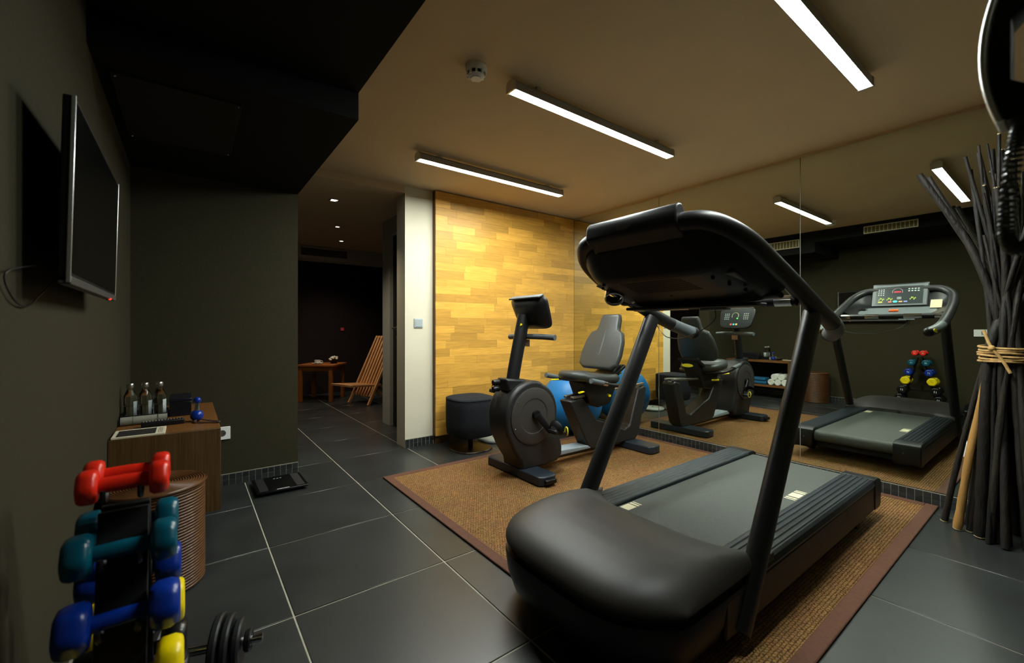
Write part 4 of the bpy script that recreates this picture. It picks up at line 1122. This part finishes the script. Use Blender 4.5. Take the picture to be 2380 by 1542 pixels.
for i in range(38):
    if i < len(fixed):
        (bx_, by_), r, m, cut = fixed[i]
    else:
        a = random.uniform(0, 2 * pi); q = 0.19 * sqrt(random.uniform(0.25, 1))
        bx_, by_ = 3.19 + q * cos(a), 0.205 + q * sin(a)
        while by_ > 0.27 and bx_ < 3.2:
            a = random.uniform(0, 2 * pi); bx_, by_ = 3.19 + q * cos(a), 0.205 + q * sin(a)
        r, m, cut = random.uniform(0.006, 0.016), M_STICK, None
    ba = math.atan2(by_ - 0.205, bx_ - 3.17)
    tr_ = random.uniform(0.015, 0.055)
    if i < len(fixed): tr_ = 0.055
    ta = ba + random.uniform(-0.2, 0.9)
    tie = TIE + Vector((tr_ * cos(ta), tr_ * sin(ta), 0))
    if i >= len(fixed) and used_tops < len(tops_left):
        top = Vector(tops_left[used_tops]); used_tops += 1
        if used_tops <= 2: r = 0.019
        elif used_tops == 6: r = 0.013
        else: r = random.uniform(0.008, 0.012)
    else:
        oa = ba + pi + random.uniform(-1.0, 1.0)
        q = random.uniform(0.03, 0.17)
        hz = random.uniform(1.45, 1.95)
        top = Vector((3.06 + q * cos(oa) * 0.8, 0.195 + q * sin(oa), hz))
        top.y = min(max(top.y, 0.03), 0.34); top.x = min(top.x, 3.36)
    if cut:
        top = tie * 0.2 + Vector((bx_, by_, 0)) * 0.0 + tie * 0.8
    m1 = Vector((bx_, by_, 0)).lerp(tie, 0.45) + Vector((random.uniform(-.007, .007), random.uniform(-.007, .007), 0))
    m2 = tie.lerp(top, 0.5) + Vector((random.uniform(-.02, .02), random.uniform(-.02, .02) - (0.040 if 8 <= i < 10 else 0.012), 0))
    pts = [Vector((bx_, by_, 0.0)), m1, tie, m2, top] if not cut else [Vector((bx_, by_, 0.0)), m1, tie]
    cp = catmull(pts, 6)
    cp[0].z = max(cp[0].z, r * 0.5)
    n = len(cp)
    rad = [r * (1.12 - 0.45 * k / (n - 1)) * random.uniform(0.88, 1.12) for k in range(n)]
    st = MB().tube(cp, rad, 8).build('stick', m, sb, ang=60)
    for e_, k in ((0, 0), (1, n - 1)):
        if (e_ == 0 and i < len(fixed)) or (e_ == 1 and random.random() < 0.4):
            dirn = (cp[1] - cp[0]) if e_ == 0 else (cp[-2] - cp[-1])
            MB().tube([cp[k] - dirn.normalized() * 0.001, cp[k] + dirn.normalized() * 0.004], rad[k] * 1.02, 8).build('cut_end', M_CUT, st)
rope_pts = []
for k in range(6 * 24 + 1):
    a = 2 * pi * k / 24
    rr = 0.079 + 0.003 * sin(3.7 * a)
    rope_pts.append((TIE.x + rr * cos(a), TIE.y + rr * sin(a), TIE.z + 0.040 - 0.078 * k / 144 + 0.003 * sin(1.3 * a)))
MB().tube(rope_pts, 0.0055, 7).build('rope_winding', M_ROPE, sb)
kx = TIE + Vector((-0.072, 0.028, 0.03))
MB().tube(catmull([kx + Vector((0, 0.028, 0.085)), kx + Vector((-0.01, 0.012, 0.03)), kx + Vector((-0.014, 0, 0)), kx + Vector((-0.012, -0.03, -0.05)), kx + Vector((-0.01, -0.055, -0.11))], 5), 0.0062, 8).build('rope_end', M_ROPE, sb)
MB().ball(kx + Vector((-0.014, 0.002, 0.003)), 0.013, 12, 8).build('knot', M_ROPE, sb)

# ------------------------------------------------------------------ wall telephone near the camera
ph = thing('wall_telephone', 'black telephone on the wall with a hanging coiled cord', 'telephone', (0.86, YR, 1.25))
bx('base', M_BLACK2, 0.80, 0.93, YR, YR + 0.062, 1.315, 1.56, ph, bevel=0.008)
bx('base_edge', mat('pale_trim', (196, 196, 188), 0.3), 0.794, 0.800, YR + 0.052, YR + 0.062, 1.405, 1.56, ph, bevel=0.002)
def arc_y(z): return 0.0795 - 0.0145 * ((z - 1.387) / 0.088) ** 2
zs = [1.298 + 0.185 * k / 14 for k in range(15)]
shell = [(arc_y(z), z) for z in zs] + [(arc_y(z) - 0.0075, z) for z in reversed(zs)]
MB().prism(shell, 'x', 0.842, 0.892).build('handset_shell', mat('pale_trim', (196, 196, 188), 0.3), ph, bevel=0.0015, ang=50)
inner = [(arc_y(z) - 0.0078, z) for z in zs] + [(0.034, 1.483), (0.034, 1.45), (0.052, 1.43), (0.052, 1.35), (0.034, 1.335), (0.034, 1.298)]
MB().prism(inner, 'x', 0.840, 0.894).build('handset', M_BLACK2, ph, bevel=0.002, ang=50)
MB().tube([(0.8425, arc_y(z) - 0.0035, z) for z in zs], 0.0045, 10, up=(1, 0, 0)).build('handset_rim', mat('pale_gloss_rim', (226, 226, 220), 0.28, metal=0.75), ph, ang=60)  # metallic tube added so the handset edge catches the tube lights as a highlight
for k in range(4):
    bx('key', M_GREYMET, 0.7975, 0.8005, YR + 0.050, YR + 0.058, 1.398 - 0.020 * k, 1.408 - 0.020 * k, ph)
axis_pts = catmull([(0.860, 0.043, 1.299), (0.860, 0.0475, 1.275), (0.860, 0.0515, 1.24), (0.860, 0.0555, 1.19), (0.860, 0.0565, 1.155), (0.860, 0.051, 1.135), (0.860, 0.039, 1.138), (0.862, 0.024, 1.17), (0.864, 0.012, 1.23), (0.866, 0.010, 1.314)], 16)
coil = []
for k in range(len(axis_pts) - 1):
    for j in range(5):
        p = axis_pts[k].lerp(axis_pts[k + 1], j / 5)
        t = (axis_pts[k + 1] - axis_pts[k]).normalized()
        a = Vector((1, 0, 0)); a = (a - t * a.dot(t)).normalized(); b2 = t.cross(a)
        th = 2 * pi * (k * 5 + j) / 14
        coil.append(p + (a * cos(th) + b2 * sin(th)) * 0.0072)
MB().tube(coil, 0.0022, 6).build('coiled_cord', mat('black_cord', (46, 50, 46), 0.28), ph)

# ------------------------------------------------------------------ lounge furniture beyond the passage
def rd(r, dd, z=0.0):
    return Vector((0.7976 * r + 0.6032 * dd, -0.6032 * r + 0.7976 * dd, z))
tbl = thing('side_table', 'small square brown wooden side table in the dark lounge', 'table', tuple(rd(-2.75, 6.2)))
ax_, ay_ = rd(1, 0).normalized(), rd(0, 1).normalized()
MB().obox(rd(-2.75, 6.2, 0.505), ax_, ay_, (0, 0, 1), 0.265, 0.25, 0.013).build('table_top', M_TEAKD, tbl, bevel=0.003)
for a in (-1, 1):
    MB().obox(rd(-2.75, 6.2 + 0.205 * a, 0.460), ax_, ay_, (0, 0, 1), 0.20, 0.010, 0.032).build('apron', M_TEAKD, tbl)
    MB().obox(rd(-2.75 + 0.215 * a, 6.2, 0.460), ax_, ay_, (0, 0, 1), 0.010, 0.20, 0.032).build('apron', M_TEAKD, tbl)
    for c in (-1, 1):
        MB().obox(rd(-2.75 + 0.215 * a, 6.2 + 0.205 * c, 0.246), ax_, ay_, (0, 0, 1), 0.024, 0.024, 0.246).build('leg', M_TEAKD, tbl, bevel=0.002)
cp_ = thing('tea_cup', 'white cup on a saucer standing on the side table', 'cup', tuple(rd(-2.78, 6.12, 0.518)))
o_ = rd(-2.78, 6.12, 0.5185)
MB().lathe([(0.030, 0), (0.05, 0.004), (0.072, 0.011), (0.074, 0.013), (0.02, 0.008)], 24, o_).build('saucer', M_WHITEPL, cp_)
MB().lathe([(0.020, 0.009), (0.030, 0.014), (0.040, 0.035), (0.043, 0.056), (0.040, 0.056), (0.034, 0.032), (0.01, 0.02)], 24, o_).build('cup', M_WHITEPL, cp_)
ring = [o_ + rd(0.045 + 0.014 * (1 + cos(a)) / 1, 0) * 1.0 + Vector((0, 0, 0.034 + 0.014 * sin(a))) for a in [2 * pi * k / 14 for k in range(14)]]
MB().tube(ring, 0.0035, 6, closed=True).build('handle', M_WHITEPL, cp_)
fl = thing('flower_bowl', 'white flowers in a dark bowl on the side table', 'flowers', tuple(rd(-2.60, 6.25, 0.518)))
o_ = rd(-2.60, 6.25, 0.5185)
MB().lathe([(0.035, 0), (0.055, 0.02), (0.058, 0.045), (0.05, 0.05)], 20, o_).build('bowl', M_BLACK2, fl)
for k in range(13):
    a = 2.4 * k; q = 0.018 * sqrt(k)
    MB().ball((o_.x + q * cos(a), o_.y + q * sin(a), o_.z + 0.085 - 0.006 * k * 0.4 + 0.008 * (k % 3)), 0.019, 10, 7, (1, 1, 0.75)).build('blossom', mat('white_petal', (226, 222, 200), 0.7, var=0.05), fl)
# slatted folding chair
f_v = Vector((-0.942, -0.334, 0)).normalized(); w_v = Vector((0.334, -0.942, 0)).normalized()
co = Vector((2.06, 5.96, 0))
ch = thing('slatted_chair', 'low teak slatted folding chair in the dark lounge', 'chair', tuple(co))
def cpnt(f, wd, z): return co + f_v * f + w_v * wd + Vector((0, 0, z))
ns = 8
for k in range(ns):
    wd = -0.205 + 0.41 * k / (ns - 1)
    if k % 1 == 0:
        p0, p1 = cpnt(0.16, wd, 0.10), cpnt(-0.25, wd, 0.915)
        if k in (0, ns - 1): p0 = cpnt(0.235, wd, 0.0)
        dirv = (p1 - p0).normalized()
        MB().obox((p0 + p1) / 2, w_v, dirv.cross(w_v), dirv, 0.0135, 0.016, (p1 - p0).length / 2).build('back_slat', M_TEAK, ch, bevel=0.002)
    wd2 = wd + 0.029
    if k < ns - 1:
        p0, p1 = cpnt(0.50, wd2, 0.285), cpnt(-0.10, wd2, 0.225)
        if k in (0, ns - 2): p1 = cpnt(-0.36, wd2, 0.02); p0 = cpnt(0.50, wd2, 0.285); 
        mid = cpnt(0.02, wd2, 0.245)
        for q0, q1 in ((p0, mid), (mid, p1)):
            dirv = (q1 - q0).normalized()
            MB().obox((q0 + q1) / 2, w_v, dirv.cross(w_v), dirv, 0.011, 0.014, (q1 - q0).length / 2).build('seat_slat', M_TEAK, ch, bevel=0.002)
for f, z in ((0.045, 0.262), (0.13, 0.135), (-0.245, 0.905), (0.49, 0.285)):
    MB().obox(cpnt(f, 0, z), w_v, f_v, (0, 0, 1), 0.218, 0.012, 0.012).build('cross_rod', M_TEAK, ch)
rl = thing('wall_indicator', 'tiny dim red light on the dark lounge wall', 'indicator light', (1.99, 7.2, 1.015))
bx('plate', mat('dark_plate', (40, 14, 16), 0.5), 1.96, 2.02, 7.19, 7.2, 0.985, 1.045, rl, bevel=0.002)
bx('lens', mat('red_lens', (90, 10, 14), 0.4, emit=(1, 0.08, 0.12, 0.12)), 1.967, 2.013, 7.187, 7.19, 0.992, 1.038, rl)
